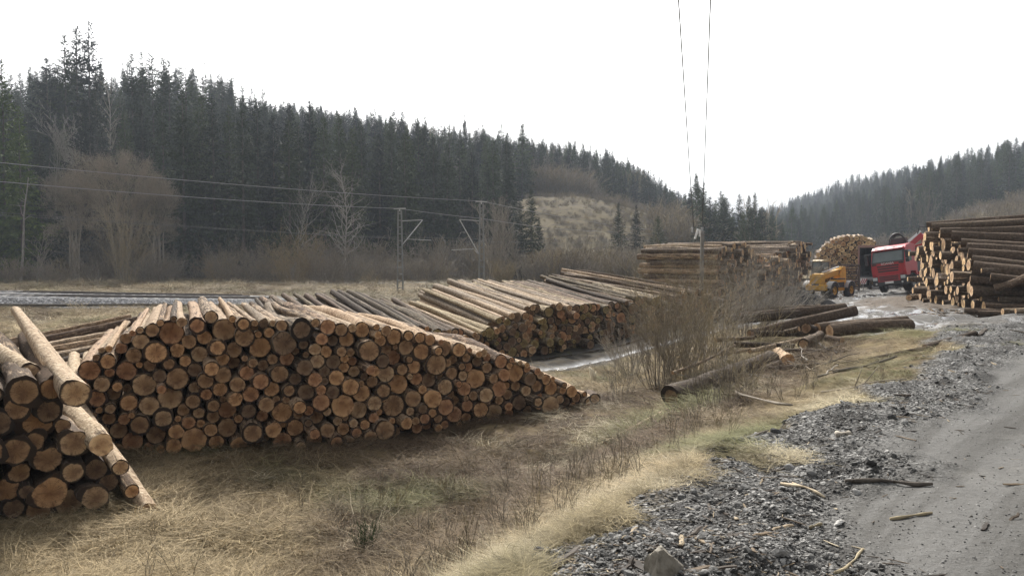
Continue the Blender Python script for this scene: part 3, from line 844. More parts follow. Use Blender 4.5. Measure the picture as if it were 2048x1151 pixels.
def make_labels():
    """layer by layer and left to right as they show, so that each label can be counted off"""
    for pile in ('near', 'long', 'second', 'far', 'pale', 'right'):
        ls = [q for q in IND if q['pile'] == pile and not q['label']]
        for q in ls: q['spx'] = to_px(q['f'])
        if pile in ('long',):
            hs = .27
            rows = {}
            for q in ls: rows.setdefault('top' if q['top'] else int((q['h'] - .02) / hs), []).append(q)
        else:
            rows = {'all': ls} if len(ls) < 30 else {'top': [q for q in ls if q['top']], 'face': [q for q in ls if not q['top']]}
        for k, row in rows.items():
            row.sort(key=lambda q: q['spx'][0])
            for i, q in enumerate(row):
                size = 'thick' if q['r'] > .15 else ('thin' if q['r'] < .095 else 'medium')
                where = {'top': 'on top of', 'all': 'end', 'face': 'in the face of'}.get(k, None)
                if k == 'all': w = f"{size} {TWORD[q['tone']]} log, {ordinal(i + 1)} from the left in the {PILE_L[pile]}"
                elif k in ('top', 'face'): w = f"{size} {TWORD[q['tone']]} log, {ordinal(i + 1)} from left {where} the {PILE_L[pile]}"
                else: w = f"{size} {TWORD[q['tone']]} log end, {ordinal(i + 1)} from left, {ordinal(k + 1)} layer up, {PILE_L[pile]}"
                q['label'] = w
    yl = [q for q in IND if q['pile'] == 'yardlog']
    for q, w in zip(yl, ["weathered log lying on the chips below the right stack", "weathered log nearest the road below the right stack", "weathered log lying on top of another below the right stack"]): q['label'] = w
make_labels()
def log_frame(L):
    d = (L['b'] - L['f'])
    q = d.to_track_quat('Z', 'Y') @ Quaternion((0, 0, 1), L['roll'])
    return q, d.length
for L in IND:
    q, ln = log_frame(L)
    V_ = LOGV[L['var']]
    o = link(L['name'], V_['body'])
    o.rotation_mode = 'QUATERNION'; o.rotation_quaternion = q
    o.location = L['f']; o.scale = (L['r'], L['r'], ln)
    tn = TONES[L['tone']]
    bt = tuple(.55 + .45 * min(1.3, c) for c in tn) if L['tone'] != 'dark' else (.6, .6, .6)
    o.color = (*bt, L['bark'])
    tag(o, L['label'] or "log in a stack", "log", L['group'] or PILE_G.get(L['pile'], 'logs'))
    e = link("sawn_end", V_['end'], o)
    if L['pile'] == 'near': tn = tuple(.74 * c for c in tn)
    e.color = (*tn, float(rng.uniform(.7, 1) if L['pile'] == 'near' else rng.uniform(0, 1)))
def build_rest():
    vs_, fs_, mi, lco, tone, etone = [], [], [], [], [], []
    b = 0
    for L in REST:
        V_ = LOGV[L['var']]
        q, ln = log_frame(L)
        M = np.array(q.to_matrix())
        for k, (v, f, m) in enumerate(((V_['v'], V_['f'], 0), (V_['cv'], V_['cf'], 1), (V_['bv'], V_['bf'], 1))):
            w = v * np.array([L['r'], L['r'], ln]) @ M.T + np.array(L['f'])
            vs_.append(w); fs_.append(f + b); b += len(v)
            mi.append(np.full(len(f), m)); lco.append(v)
            tn = TONES[L['tone']]; bt = tuple(.55 + .45 * min(1.3, c) for c in tn) if L['tone'] != 'dark' else (.6, .6, .6)
            tone.append(np.tile([*bt, L['bark'] if k == 0 else rng.uniform(0, 1)], (len(v), 1))); etone.append(np.tile([*tn, 1], (len(v), 1)))
    me = np_mesh("stacked_logs", np.concatenate(vs_), np.concatenate(fs_), [M_BARKM, M_ENDM], True)
    me.polygons.foreach_set("material_index", np.concatenate(mi))
    a = me.attributes.new("lco", 'FLOAT_VECTOR', 'POINT'); a.data.foreach_set("vector", np.concatenate(lco).astype(np.float32).ravel())
    a = me.attributes.new("tone", 'FLOAT_COLOR', 'POINT'); a.data.foreach_set("color", np.concatenate(tone).astype(np.float32).ravel())
    a = me.attributes.new("etone", 'FLOAT_COLOR', 'POINT'); a.data.foreach_set("color", np.concatenate(etone).astype(np.float32).ravel())
    tag(link("stacked_logs", me), "the many smaller logs filling out the stacks by the track and yard", kind="stuff")
build_rest()
print("LOGS", len(LOGS), {p: sum(1 for q in IND if q['pile'] == p) for p in set(q['pile'] for q in LOGS)})
# ================================================================ vegetation
def leaf_mat(name, c0, c1, rough=.75, inst=False, trans=0.0):
    t = NT(name)
    v = t.attr("tint", out="Fac")
    rnd = t.objinfo("Random")
    col = t.mix(v, c0, c1)
    k = t.mapr(rnd, 0, 1, .5, 1.75)
    col = t.mix(1.0, col, t.n("ShaderNodeCombineColor", i0=k, i1=k, i2=t.mapr(rnd, 0, 1, .75, 1.05)).outputs[0], 'MULTIPLY')
    t.out(col, rough, 0, .12)
    return t.mat
M_NEEDLE = leaf_mat("spruce_needles", (.012, .021, .011), (.045, .060, .029))
M_NEEDLE_G = leaf_mat("spruce_needles_fresh", (.018, .034, .012), (.070, .095, .032))
M_LARCH = leaf_mat("bare_larch_twigs", (.07, .06, .045), (.13, .11, .08))
def wood_mat(name, c0, c1, sc=6):
    t = NT(name)
    p = t.pos()
    a = t.noise(t.scalev(p, (1, 1, .35)), sc, 5, .65)
    rnd = t.objinfo("Random")
    k = t.mapr(rnd, 0, 1, .8, 1.2)
    col = t.mix(1.0, t.ramp(a, [(.3, c0), (.65, c1)]), t.n("ShaderNodeCombineColor", i0=k, i1=k, i2=k).outputs[0], 'MULTIPLY')
    t.out(col, .85, 0, .25)
    t.bump(a, .5, .02)
    return t.mat
M_TRUNK = wood_mat("spruce_trunk", (.035, .028, .022), (.10, .085, .07))
M_TRUNK_PALE = wood_mat("pale_trunk", (.14, .125, .105), (.33, .31, .28))
M_TWIG = wood_mat("grey_twigs", (.14, .125, .105), (.30, .27, .225))
M_TWIG_WARM = wood_mat("tan_twigs", (.15, .125, .08), (.32, .265, .17))
M_TWIG_BROWN = wood_mat("brown_twigs", (.11, .095, .074), (.24, .205, .16))
M_TWIG_OCHRE = wood_mat("ochre_twigs", (.15, .115, .065), (.32, .25, .14))

def tri_mesh(name, V, F, tint, mat):
    me = np_mesh(name, V, F, mat, False)
    a = me.attributes.new("tint", 'FLOAT', 'POINT')
    a.data.foreach_set("value", tint.astype(np.float32))
    return me
def spruce_mesh(seed, width=.16, bare=.06, nb=230, dens=1.0, mat=None, droop=.35, name="crown"):
    """spruce of height 1: drooping boughs hung with many small needle sprays"""
    g = np.random.default_rng(seed)
    V, F, T = [], [], []
    n = 0
    t_ = np.sort(g.uniform(0, 1, int(nb * 1.35))) ** .85
    t_ = np.concatenate([t_, g.uniform(.72, 1, int(nb * .3))])
    lean = g.normal(0, .004, 2)
    for t in t_:
        h = bare + (1 - bare) * t * .985
        prof = (1 - t) ** (.70 if seed % 2 else .95) * (.6 + .4 * min(1, t / .1)) * (1 + .22 * math.sin(t * 23 + seed) * (1 - t))
        L = width * prof * g.uniform(.6, 1.18) + .010
        a = g.uniform(0, 2 * math.pi)
        da = np.array([math.cos(a), math.sin(a), 0]); sa = np.array([-math.sin(a), math.cos(a), 0])
        rise = g.uniform(-.25, .1) + .75 * t
        ns = max(3, int((5 + 46 * L / .16 * .5) * dens))
        for k in range(ns):
            q = (k + g.uniform(.2, 1)) / ns
            q = .12 + .88 * q
            c = np.array([lean[0] * h, lean[1] * h, h]) + da * L * q + np.array([0, 0, L * (rise * q - droop * q * q * (1.2 - t) + .12 * q ** 3)])
            c = c + sa * g.normal(0, .10) * L * q
            ll = .0165 * g.uniform(.6, 1.5) * (.28 + .85 * (1 - t))
            w = ll * g.uniform(.22, .42)
            d = da * g.uniform(.1, 1.0) + sa * g.uniform(-.9, .9) + np.array([0, 0, g.uniform(-1.0, .15)])
            d /= np.linalg.norm(d)
            s = np.cross(d, g.normal(0, 1, 3)); s /= np.linalg.norm(s)
            V += [c - d * ll * .4, c + s * w + d * ll * .1, c + d * ll, c - s * w + d * ll * .1]
            F.append((n, n + 1, n + 2, n + 3)); n += 4
            tv = np.clip(g.uniform(0, .75) + (.25 if g.random() < .2 else 0), 0, 1)
            T += [tv] * 4
    for k in range(16):          # leader
        h = .965 + .035 * k / 16; a = g.uniform(0, 6.28); ll = .007 * (1.1 - k / 16) + .0015
        c = np.array([0, 0, h]); d = np.array([math.cos(a), math.sin(a), .5])
        s = np.array([-math.sin(a), math.cos(a), 0])
        V += [c, c + d * ll * .5 + s * ll * .25, c + d * ll, c + d * ll * .5 - s * ll * .25]; F.append((n, n + 1, n + 2, n + 3)); n += 4; T += [.3] * 4
    return tri_mesh(name, np.array(V), np.array(F), np.array(T), mat or M_NEEDLE)
def trunk_mesh(seed, r=.011, n=8, mat=None, top=.97):
    g = np.random.default_rng(seed)
    mb = MB()
    pts = [(g.normal(0, .0015) if 0 < i < n else 0, g.normal(0, .0015) if 0 < i < n else 0, -.02 + (top + .02) * i / n) for i in range(n + 1)]
    mb.tube(pts, [r * (1.25 if i == 0 else 1) * (1 - .9 * i / n) for i in range(n + 1)], 7)
    return mb.mesh("trunk", mat or M_TRUNK, True)
SPR = []
for k, (w, b, nb, dn, dr, mt) in enumerate([(.185, .04, 260, 1.0, .35, M_NEEDLE), (.160, .10, 240, .95, .42, M_NEEDLE), (.20, .02, 280, 1.0, .30, M_NEEDLE), (.145, .16, 220, .9, .45, M_NEEDLE),
                                            (.170, .06, 250, .9, .38, M_NEEDLE), (.235, .0, 300, 1.05, .3, M_NEEDLE), (.185, .05, 270, 1.0, .4, M_NEEDLE_G), (.10, .25, 170, .5, .3, M_NEEDLE)]):
    SPR.append((trunk_mesh(k), spruce_mesh(k + 40, w, b, nb, dn, mt, dr)))
LARCH = (trunk_mesh(77, .008, mat=M_TRUNK_PALE), spruce_mesh(91, .12, .3, 170, .55, M_LARCH, .1))

def bare_tree(seed, H, spread, trunk_r, levels=4, mat=None, trunk_mat=None, up=.5, start=.25, kids=(7, 6, 5, 5), fork=1, twig=.012, round_top=False, bend=.25):
    """leafless tree: trunk with tapering limbs, and a crown of fine branches (returned as two shape collectors)"""
    g = np.random.default_rng(seed)
    tr, cr = MB(), MB()
    def limb(mb, p, d, L, r, n, wob):
        pts, rad = [p.copy()], [r]
        for i in range(n):
            d = (d + Vector(g.normal(0, wob, 3)) + Vector((0, 0, .06))).normalized()
            p = p + d * (L / n)
            pts.append(p.copy()); rad.append(max(twig * .45, r * (1 - .78 * (i + 1) / n)))
        mb.tube(pts, rad, 6 if r > .05 else (4 if r > .02 else 3), cap=False)
        return pts, rad
    def grow(p, d, L, r, lev):
        mb = tr if lev == 0 else cr
        pts, rad = limb(mb, p, d, L, r, 8 if lev == 0 else (5 if lev < 2 else 3), (.05 if lev == 0 else .14) * (1 + bend))
        if lev + 1 >= levels: return
        nk = kids[lev]
        for k in range(nk):
            q = (start if lev == 0 else .18) + (1 - (start if lev == 0 else .18)) * ((k + g.uniform(0, 1)) / nk)
            q = min(q, .98)
            i = q * (len(pts) - 1); i0 = int(i); fr = i - i0
            b = pts[i0].lerp(pts[min(i0 + 1, len(pts) - 1)], fr)
            ax = (pts[min(i0 + 1, len(pts) - 1)] - pts[max(i0 - 0, 0)]).normalized() if i0 + 1 < len(pts) else d
            side = ax.cross(Vector(g.normal(0, 1, 3))).normalized()
            nd = (ax * g.uniform(.45, .9) * (.6 + up) + side * g.uniform(.5, 1.0) + Vector((0, 0, up * .55))).normalized()
            ln = L * (g.uniform(.38, .6) if lev == 0 else g.uniform(.35, .65)) * (1.15 - .55 * q if lev == 0 else 1) * spread
            grow(b, nd, ln, max(twig * .6, rad[i0] * .55), lev + 1)
    for s in range(fork):
        a = g.uniform(0, 6.28)
        d = Vector((math.cos(a) * .22 * (fork > 1), math.sin(a) * .22 * (fork > 1), 1)).normalized()
        grow(Vector((math.cos(a) * .15 * (fork > 1), math.sin(a) * .15 * (fork > 1), -.15)), d, H * (.86 if levels > 1 else 1) * g.uniform(.85, 1.0) if fork > 1 else H * .92, trunk_r, 0)
    return tr, cr
def bush_mesh(seed, n, H, spread, mat, twigs=7, r0=.012, out=.5, lean=(0, 0), fine=.004, name="shrub"):
    """many stems fanning out from the base, each with side twigs"""
    g = np.random.default_rng(seed)
    mb = MB()
    for i in range(n):
        a = g.uniform(0, 6.28); rr = spread * math.sqrt(g.uniform(0, 1))
        p = Vector((math.cos(a) * rr * .35, math.sin(a) * rr * .35, -.08))
        L = H * g.uniform(.45, 1.08)
        o_ = out * g.uniform(.15, 1.0)
        d = Vector((math.cos(a) * o_ + lean[0] + g.normal(0, .12), math.sin(a) * o_ + lean[1] + g.normal(0, .12), 1)).normalized()
        pts, rad = [p.copy()], [r0 * g.uniform(.6, 1.2)]
        ns = 6
        for k in range(ns):
            d = (d + Vector(g.normal(0, .09, 3)) + Vector((0, 0, .03))).normalized()
            p = p + d * (L / ns)
            pts.append(p.copy()); rad.append(max(fine, rad[0] * (1 - .8 * (k + 1) / ns)))
        mb.tube(pts, rad, 4 if r0 > .008 else 3, cap=False)
        for t in range(twigs):
            q = g.uniform(.25, 1.0) * ns * .999; i0 = int(q)
            b = pts[i0].lerp(pts[i0 + 1], q - i0)
            ax = (pts[i0 + 1] - pts[i0]).normalized()
            sd_ = ax.cross(Vector(g.normal(0, 1, 3))).normalized()
            td = (ax * g.uniform(.5, 1.1) + sd_ * g.uniform(.3, .8)).normalized()
            tl = L * g.uniform(.10, .34)
            mid = b + td * tl * .5 + Vector(g.normal(0, tl * .05, 3))
            e = b + (td + Vector((0, 0, .15))).normalized() * tl
            mb.tube([b, mid, e], [max(fine, rad[i0] * .5), fine, fine * .6], 3, cap=False)
            for u in range(2):
                b2 = b.lerp(e, g.uniform(.3, .9)); t2 = (td + Vector(g.normal(0, .5, 3))).normalized()
                mb.tube([b2, b2 + t2 * tl * g.uniform(.25, .5)], [fine, fine * .5], 3, cap=False)
    return mb.mesh(name, mat, False)

def tree_root(name, x, y, label, cat, group, rz=None, sc=(1, 1, 1), sink=.1):
    return_z = gz(x, y, False) - sink
    o = empty(name, (x, y, return_z), (0, 0, rng.uniform(0, 6.28) if rz is None else rz), label, cat, group)
    o.scale = sc
    return o
def at_px(px, Y):
    u = ray(px, 505); u = u.x / u.y
    return u * Y, Y

# ---- spruces: collected as (x, y, height, variant, label, group), the ones that show largest become things
SPRUCE = []
def sp(px, top, Y, var=None, label=None, group=None, w=1.0):
    x, y = at_px(px, Y)
    z = gz(x, y, False)
    H = P(px, top, Y).z - z
    SPRUCE.append(dict(x=x, y=y, H=H, var=int(rng.integers(0, 6)) if var is None else var, label=label, group=group, w=w, px=px, pri=H / Y + (9 if label else 0)))
FG = "spruces along the front edge of the forest"
for q in [(14, 112, 100, 6, "greenish spruce cut off by the left picture edge"), (45, 205, 96, 6, "wide green spruce behind the pale bare trunk at left"), (-40, 150, 98, 6, None), (85, 260, 99, 0, None),
          (103, 110, 138, 5, "broad dark spruce left of the tallest skyline trio"), (140, 62, 140, 0, "dark spruce with a ragged top, left one of the tallest skyline trio"), (163, 44, 144, 1, "middle spruce of the tallest skyline trio"),
          (188, 36, 142, 4, "tallest spruce on the skyline, right one of the trio"), (210, 118, 146, 2, None), (120, 130, 150, 1, None),
          (272, 100, 142, 0, "first dark spruce right of the thin pale larch"), (292, 98, 146, 4, "second dark spruce right of the thin pale larch"), (312, 100, 143, 1, "third dark spruce right of the thin pale larch"),
          (334, 110, 150, 3, "slim spruce between the larch clump and the pair of twin tops"), (345, 114, 147, 3, None), (378, 116, 146, 7, "left one of two separate sparse spruce tops on the skyline"), (412, 116, 150, 7, "right one of two separate sparse spruce tops on the skyline"),
          (370, 175, 106, 0, "large grey green spruce right of the rounded bare willow"), (185, 190, 112, 5, None), (200, 175, 118, 1, None), (290, 205, 114, 0, None), (255, 215, 118, 2, None), (330, 200, 112, 4, None),
          (430, 190, 108, 1, "tall slender spruce right of the large grey green one"), (408, 180, 118, 3, None), (462, 205, 112, 4, None), (490, 168, 150, 3, None), (508, 172, 152, 3, None), (518, 195, 114, 0, None),
          (550, 225, 112, 2, None), (580, 205, 120, 1, None), (622, 195, 120, 0, "shapely dark spruce above the small pale birch"), (600, 240, 110, 4, None), (650, 230, 115, 3, None), (680, 222, 122, 2, None),
          (706, 250, 112, 0, None), (725, 240, 125, 1, None), (760, 262, 116, 4, None), (785, 248, 130, 5, None), (815, 245, 128, 0, "dark spruce behind the lattice mast with the left arm"), (838, 232, 140, 1, None), (850, 228, 142, 4, None),
          (868, 265, 122, 2, None), (895, 280, 124, 0, None), (920, 272, 132, 3, None), (945, 300, 126, 1, None), (975, 320, 130, 4, None), (990, 300, 150, 0, None), (1016, 335, 132, 2, "spruce at the right end of the front forest edge"), (800, 390, 108, 2, None)]:
    sp(q[0], q[1], q[2], q[3], q[4], FG if q[4] is None else None)
for q in [(1040, 400, 98, 5, "dark low spruce behind the bare poplar clump"), (1062, 372, 100, 0, "dark spruce right of the bare poplar clump, beside the felled slope"), (1078, 430, 101, 2, "short dark spruce at the foot of the felled slope"),
          (1237, 400, 112, 2, "leftmost of three lone spruces below the felled knoll"), (1272, 405, 116, 0, "middle one of three lone spruces below the felled knoll"), (1316, 428, 118, 5, "smallest of three lone spruces below the felled knoll"),
          (1447, 394, 130, 5, "broad dark spruce on the valley floor right of the wooden pole"), (1464, 412, 138, 0, None), (1477, 384, 136, 1, "slim spruce in the valley clump left of the twin tops"), (1496, 386, 132, 2, "left twin top of the valley spruce clump"), (1509, 381, 131, 2, "right twin top of the valley spruce clump"),
          (1522, 410, 140, 5, None), (1543, 418, 150, 0, None), (1563, 440, 155, 2, None), (1430, 430, 150, 1, None), (1485, 420, 128, 5, None)]:
    sp(q[0], q[1], q[2], q[3], q[4], "spruces on the valley floor" if q[4] is None else None)
for k in range(16):      # second and third row of the forest edge
    px = rng.uniform(-60, 1010); Y = rng.uniform(104, 132)
    top = np.interp(px, [-60, 100, 250, 420, 600, 800, 1010], [190, 215, 215, 215, 235, 275, 345]) + rng.uniform(-20, 60)
    sp(px, top, Y, None, None, FG)
# forest on the hills
def hill_fill(px0, px1, Y0, Y1, cell, hmean, seed, group, gapf=.12):
    g = np.random.default_rng(seed)
    Y = Y0
    while Y < Y1:
        xa, xb = at_px(px0, Y)[0], at_px(px1, Y)[0]
        x = xa + g.uniform(0, cell)
        while x < xb:
            xx, yy = x + g.normal(0, cell * .25), Y + g.normal(0, cell * .3)
            px = 1024 + F * xx / yy
            x += cell * g.uniform(.7, 1.35)
            if 1015 < px < 1370 and yy < np.interp(px, [1015, 1080, 1330, 1370], [160, 208, 212, 190]): continue
            if px < 1045 and yy < 112: continue
            if px > 1880 and yy < 192 + 10 * math.sin(xx * .2) : continue
            if 1600 < px < 1760 and yy < 225: continue
            if fbm(np.array([xx]), np.array([yy]), 22, 3, 77)[0] > .27 and g.random() < .8: continue
            H = hmean * g.uniform(.62, 1.18)
            if px < 1000: H *= np.interp(px, [-200, 400, 1000], [1.0, 1.0, .95])
            SPRUCE.append(dict(x=xx, y=yy, H=H, var=int(g.integers(0, 8)) if g.random() < .9 else 3, label=None, group=group, w=g.uniform(.85, 1.25), px=px, pri=H / yy * .8 * np.interp(yy, [100, 300], [1, .8])))
        Y += cell * .9 * (1 + (Y - Y0) / 700)
hill_fill(-220, 470, 130, 330, 5.6, 20, 5, "spruces on the left hillside")
hill_fill(470, 1450, 132, 200, 5.6, 18, 15, "spruces on the left hillside")
hill_fill(440, 1450, 200, 420, 3.7, 14, 6, "spruces on the left hillside")
hill_fill(1560, 1890, 188, 206, 4.8, 11, 17, "spruces on the right hillside")
hill_fill(1500, 2350, 205, 470, 4.8, 15, 7, "spruces on the right hillside")
hill_fill(1410, 1900, 470, 720, 6.0, 17, 8, "spruces on the right hillside")
SPRUCE.sort(key=lambda q: -q['pri'])
N_SPR = 240
ZL = {FG: "dark spruce in the dense front rows of the left forest", "spruces on the valley floor": "dark spruce within the clump on the valley floor", "spruces on the left hillside": "dark spruce among many on the left hillside", "spruces on the right hillside": "dark spruce among many on the right hillside"}
protos = {}
for q in SPRUCE[:N_SPR]:
    lbl = q['label'] or ZL[q['group']]
    r = tree_root("spruce_tree", q['x'], q['y'], lbl, "tree", q['group'] or "distinct spruces", None, (q['H'] * q['w'], q['H'] * q['w'], q['H']), .2)
    t_, c_ = SPR[q['var']]
    link("trunk", t_, r); link("crown", c_, r)

# ---- instancing helper for uncountable growth
def scatter(name, pts, rot, scl, idx, meshes, label, tint=None):
    cl = bpy.data.collections.new(name + "_kinds")
    for i, me in enumerate(meshes):
        cl.objects.link(bpy.data.objects.new("%s_kind_%02d" % (name, i), me))
    me = bpy.data.meshes.new(name)
    n = len(pts)
    me.vertices.add(n); me.vertices.foreach_set("co", np.asarray(pts, np.float32).ravel())
    for an, typ, key, val in (("rot", 'FLOAT_VECTOR', "vector", rot), ("scl", 'FLOAT_VECTOR', "vector", scl), ("idx", 'INT', "value", idx), ("tint", 'FLOAT_COLOR', "color", tint)):
        if val is None: continue
        a = me.attributes.new(an, typ, 'POINT')
        a.data.foreach_set(key, np.asarray(val, np.int32 if typ == 'INT' else np.float32).ravel())
    o = link(name, me)
    ng = bpy.data.node_groups.new(name, 'GeometryNodeTree')
    ng.interface.new_socket("Geometry", in_out='INPUT', socket_type='NodeSocketGeometry')
    ng.interface.new_socket("Geometry", in_out='OUTPUT', socket_type='NodeSocketGeometry')
    N = ng.nodes.new; Lk = ng.links.new
    gi, go = N("NodeGroupInput"), N("NodeGroupOutput")
    ci = N("GeometryNodeCollectionInfo"); ci.inputs["Collection"].default_value = cl
    ci.inputs["Separate Children"].default_value = True; ci.inputs["Reset Children"].default_value = True
    ip = N("GeometryNodeInstanceOnPoints"); ip.inputs["Pick Instance"].default_value = True
    def na(nm, typ):
        q = N("GeometryNodeInputNamedAttribute"); q.data_type = typ; q.inputs["Name"].default_value = nm
        return q.outputs[0]
    er = N("FunctionNodeEulerToRotation")
    Lk(na("rot", 'FLOAT_VECTOR'), er.inputs[0])
    Lk(gi.outputs[0], ip.inputs["Points"]); Lk(ci.outputs[0], ip.inputs["Instance"])
    Lk(na("idx", 'INT'), ip.inputs["Instance Index"]); Lk(er.outputs[0], ip.inputs["Rotation"]); Lk(na("scl", 'FLOAT_VECTOR'), ip.inputs["Scale"])
    Lk(ip.outputs[0], go.inputs[0])
    md = o.modifiers.new("scatter", 'NODES'); md.node_group = ng
    return tag(o, label, kind="stuff")
def joined(t_, c_, name):
    mats = [t_.materials[0], c_.materials[0]]
    bm = bmesh.new(); bm.from_mesh(c_)
    for f in bm.faces: f.material_index = 1
    nb = len(bm.faces)
    bm.from_mesh(t_)
    bm.faces.ensure_lookup_table()
    for f in bm.faces[nb:]: f.material_index = 0
    me = bpy.data.meshes.new(name); bm.to_mesh(me); bm.free()
    for m in mats: me.materials.append(m)
    return me
rest = SPRUCE[N_SPR:]
FORK = [joined(a, b, "spruce_kind") for a, b in SPR]
pts = [(q['x'], q['y'], gz(q['x'], q['y'], False) - .4) for q in rest]
scatter("spruce_forest", pts, [(0, 0, rng.uniform(0, 6.28)) for q in rest], [(q['H'] * q['w'], q['H'] * q['w'], q['H']) for q in rest], [q['var'] for q in rest], FORK, "distant spruce forest covering both hillsides up to the skyline")
print("SPRUCES", len(SPRUCE))

# ---- bare broadleaved trees
def put_bare(name, px, Y, top, seed, label, mat, tmat, group="bare trees along the forest edge", cat="bare tree", **k):
    x, y = at_px(px, Y)
    H = P(px, top, Y).z - gz(x, y, False)
    tr, cr = bare_tree(seed, H, k.pop('spread', 1.0), k.pop('trunk_r', H * .013), mat=mat, **k)
    r = tree_root(name, x, y, label, cat, group, 0)
    tr.build("trunk", tmat, r, True); cr.build("crown", mat, r)
    return r
def dome_tree(seed, H, Rad, base, limbs, n_t, twig, mats, flat=.8):
    """rounded leafless crown: limbs reach out to points over a dome, each ending in a spray of fine twigs"""
    g = np.random.default_rng(seed)
    tr, cr = MB(), MB()
    tips = []
    for i in range(limbs):
        a = 2 * math.pi * i / limbs + g.uniform(-.3, .3); rr = g.uniform(.1, .45)
        p0 = Vector((math.cos(a) * .3, math.sin(a) * .3, -.2)); p1 = Vector((math.cos(a) * Rad * rr * .6, math.sin(a) * Rad * rr * .6, H * g.uniform(.3, .42))); p2 = Vector((math.cos(a) * Rad * rr, math.sin(a) * Rad * rr, H * g.uniform(.55, .68)))
        tr.tube([p0, p0.lerp(p1, .5) + Vector(g.normal(0, .15, 3)), p1, p1.lerp(p2, .5) + Vector(g.normal(0, .2, 3)), p2], [.17, .14, .11, .08, .05], 6, cap=False)
        tips.append((p1, p2))
    for i in range(n_t):
        a = g.uniform(0, 6.28); el = math.asin(g.uniform(-.15, 1)); sh = g.uniform(.80, 1.03) * (1 + .07 * math.sin(a * 3 + seed) + .05 * math.sin(a * 7))
        q = Vector((math.cos(a) * math.cos(el) * Rad * sh, math.sin(a) * math.cos(el) * Rad * sh, base + (H - base) * math.copysign(abs(math.sin(el)) ** .55, el) * sh))
        p1, p2 = min(tips, key=lambda t: (t[1] - q).length)
        b = p1.lerp(p2, g.uniform(.2, 1))
        m = b.lerp(q, .5) + Vector((0, 0, .10 * (q - b).length)) + Vector(g.normal(0, .25, 3))
        cr.tube([b, m, q], [.022, .015, twig * .7], 3, cap=False)
        for k in range(30):
            s0 = m.lerp(q, g.uniform(.5, 1.04)) + Vector(g.normal(0, .22, 3)); d = ((q - Vector((0, 0, base * .6))).normalized() + Vector(g.normal(0, .95, 3))).normalized()
            l = g.uniform(.3, 1.0)
            e = s0 + d * l
            cr.tube([s0, s0.lerp(e, .5) + Vector(g.normal(0, .06, 3)), e], [twig, twig * .8, twig * .5], 3, cap=False)
    return tr, cr
for px, Y, top, rpx, lb, sd_ in [(246, 93, 305, 100, "broad rounded bare willow at the forest edge", 3), (150, 94.5, 338, 54, "lower dome of bare willow left of the broad rounded one", 4), (316, 95, 352, 42, "small dome of bare willow right of the broad rounded one", 5)]:
    x, y = at_px(px, Y); H = P(px, top, Y).z - gz(x, y, False)
    tr, cr = dome_tree(sd_, H, rpx / F * Y, H * .55, 7, int(rpx * 2.6), .014, None)
    r = tree_root("willow_tree", x, y, lb, "bare tree", "bare willows at the forest edge", 0)
    tr.build("trunk", M_TWIG, r, True); cr.build("crown", M_TWIG_BROWN, r)
put_bare("birch_tree", 588, 104, 362, 6, "small pale birch between two dark spruces", M_TRUNK_PALE, M_TRUNK_PALE, kids=(24, 9, 6), levels=3, spread=.85, up=.5, start=.3, twig=.02, trunk_r=.13)
put_bare("birch_tree", 690, 98, 318, 7, "tall slim pale birch before the dark forest", M_TRUNK_PALE, M_TRUNK_PALE, kids=(46, 9, 6), levels=3, spread=.62, up=.1, start=.2, twig=.02, trunk_r=.14)
put_bare("birch_tree", 252, 124, 150, 8, "slender birch with a white trunk above the willow", M_TWIG, M_TRUNK_PALE, kids=(34, 8, 5), levels=3, spread=.5, up=.6, start=.35, twig=.02, trunk_r=.16)
put_bare("ash_tree", 118, 118, 205, 9, "pale forked bare tree on the slope above the willow", M_TRUNK_PALE, M_TRUNK_PALE, fork=3, kids=(8, 5, 4), levels=4, spread=.8, up=.9, start=.35, twig=.035, trunk_r=.15)
put_bare("ash_tree", 150, 121, 215, 10, "second pale forked bare tree right of the first on the slope", M_TRUNK_PALE, M_TRUNK_PALE, fork=3, kids=(8, 5, 4), levels=4, spread=.75, up=.9, start=.35, twig=.035, trunk_r=.15)
put_bare("sapling", 72, 84, 462, 11, "small grey leafless sapling at the left forest edge", M_TWIG, M_TWIG, kids=(14, 6, 4), levels=3, spread=.9, up=.5, start=.2, twig=.02, trunk_r=.06)
put_bare("bare_pine_trunk", 40, 92, 330, 12, "tall pale bare trunk standing before green spruces at left", M_TRUNK_PALE, M_TRUNK_PALE, kids=(10, 3), levels=2, spread=.3, up=.0, start=.55, twig=.02, trunk_r=.17, group="bare trees along the forest edge")
for i, (px, top, sd_) in enumerate([(975, 372, 13), (1000, 365, 14), (1022, 372, 15), (1040, 395, 16)]):
    put_bare("poplar_tree", px, 90 + i, top, sd_, ["bare grey poplar nearest the right lattice mast", "tallest bare grey poplar in the clump right of the masts", "third bare grey poplar in the clump right of the masts", "shortest bare grey poplar against the dark low spruce"][i], M_TWIG, M_TWIG,
             kids=(40, 10, 6), levels=3, spread=.5, up=.75, start=.12, twig=.018, trunk_r=.11, fork=2, group="bare poplars right of the masts")
for i, (px, Y, top) in enumerate([(1745, 150, 470), (1768, 152, 464), (1790, 150, 468)]):
    put_bare("bare_tree", px, Y, top, 30 + i, ["left one of three rounded grey trees above the container", "middle one of three rounded grey trees above the container", "right one of three rounded grey trees above the container"][i], M_TWIG, M_TWIG, fork=4, kids=(8, 6, 4, 3), levels=4, spread=1.0, up=.5, trunk_r=.10, start=.2, twig=.045, group="rounded bare trees beyond the yard")
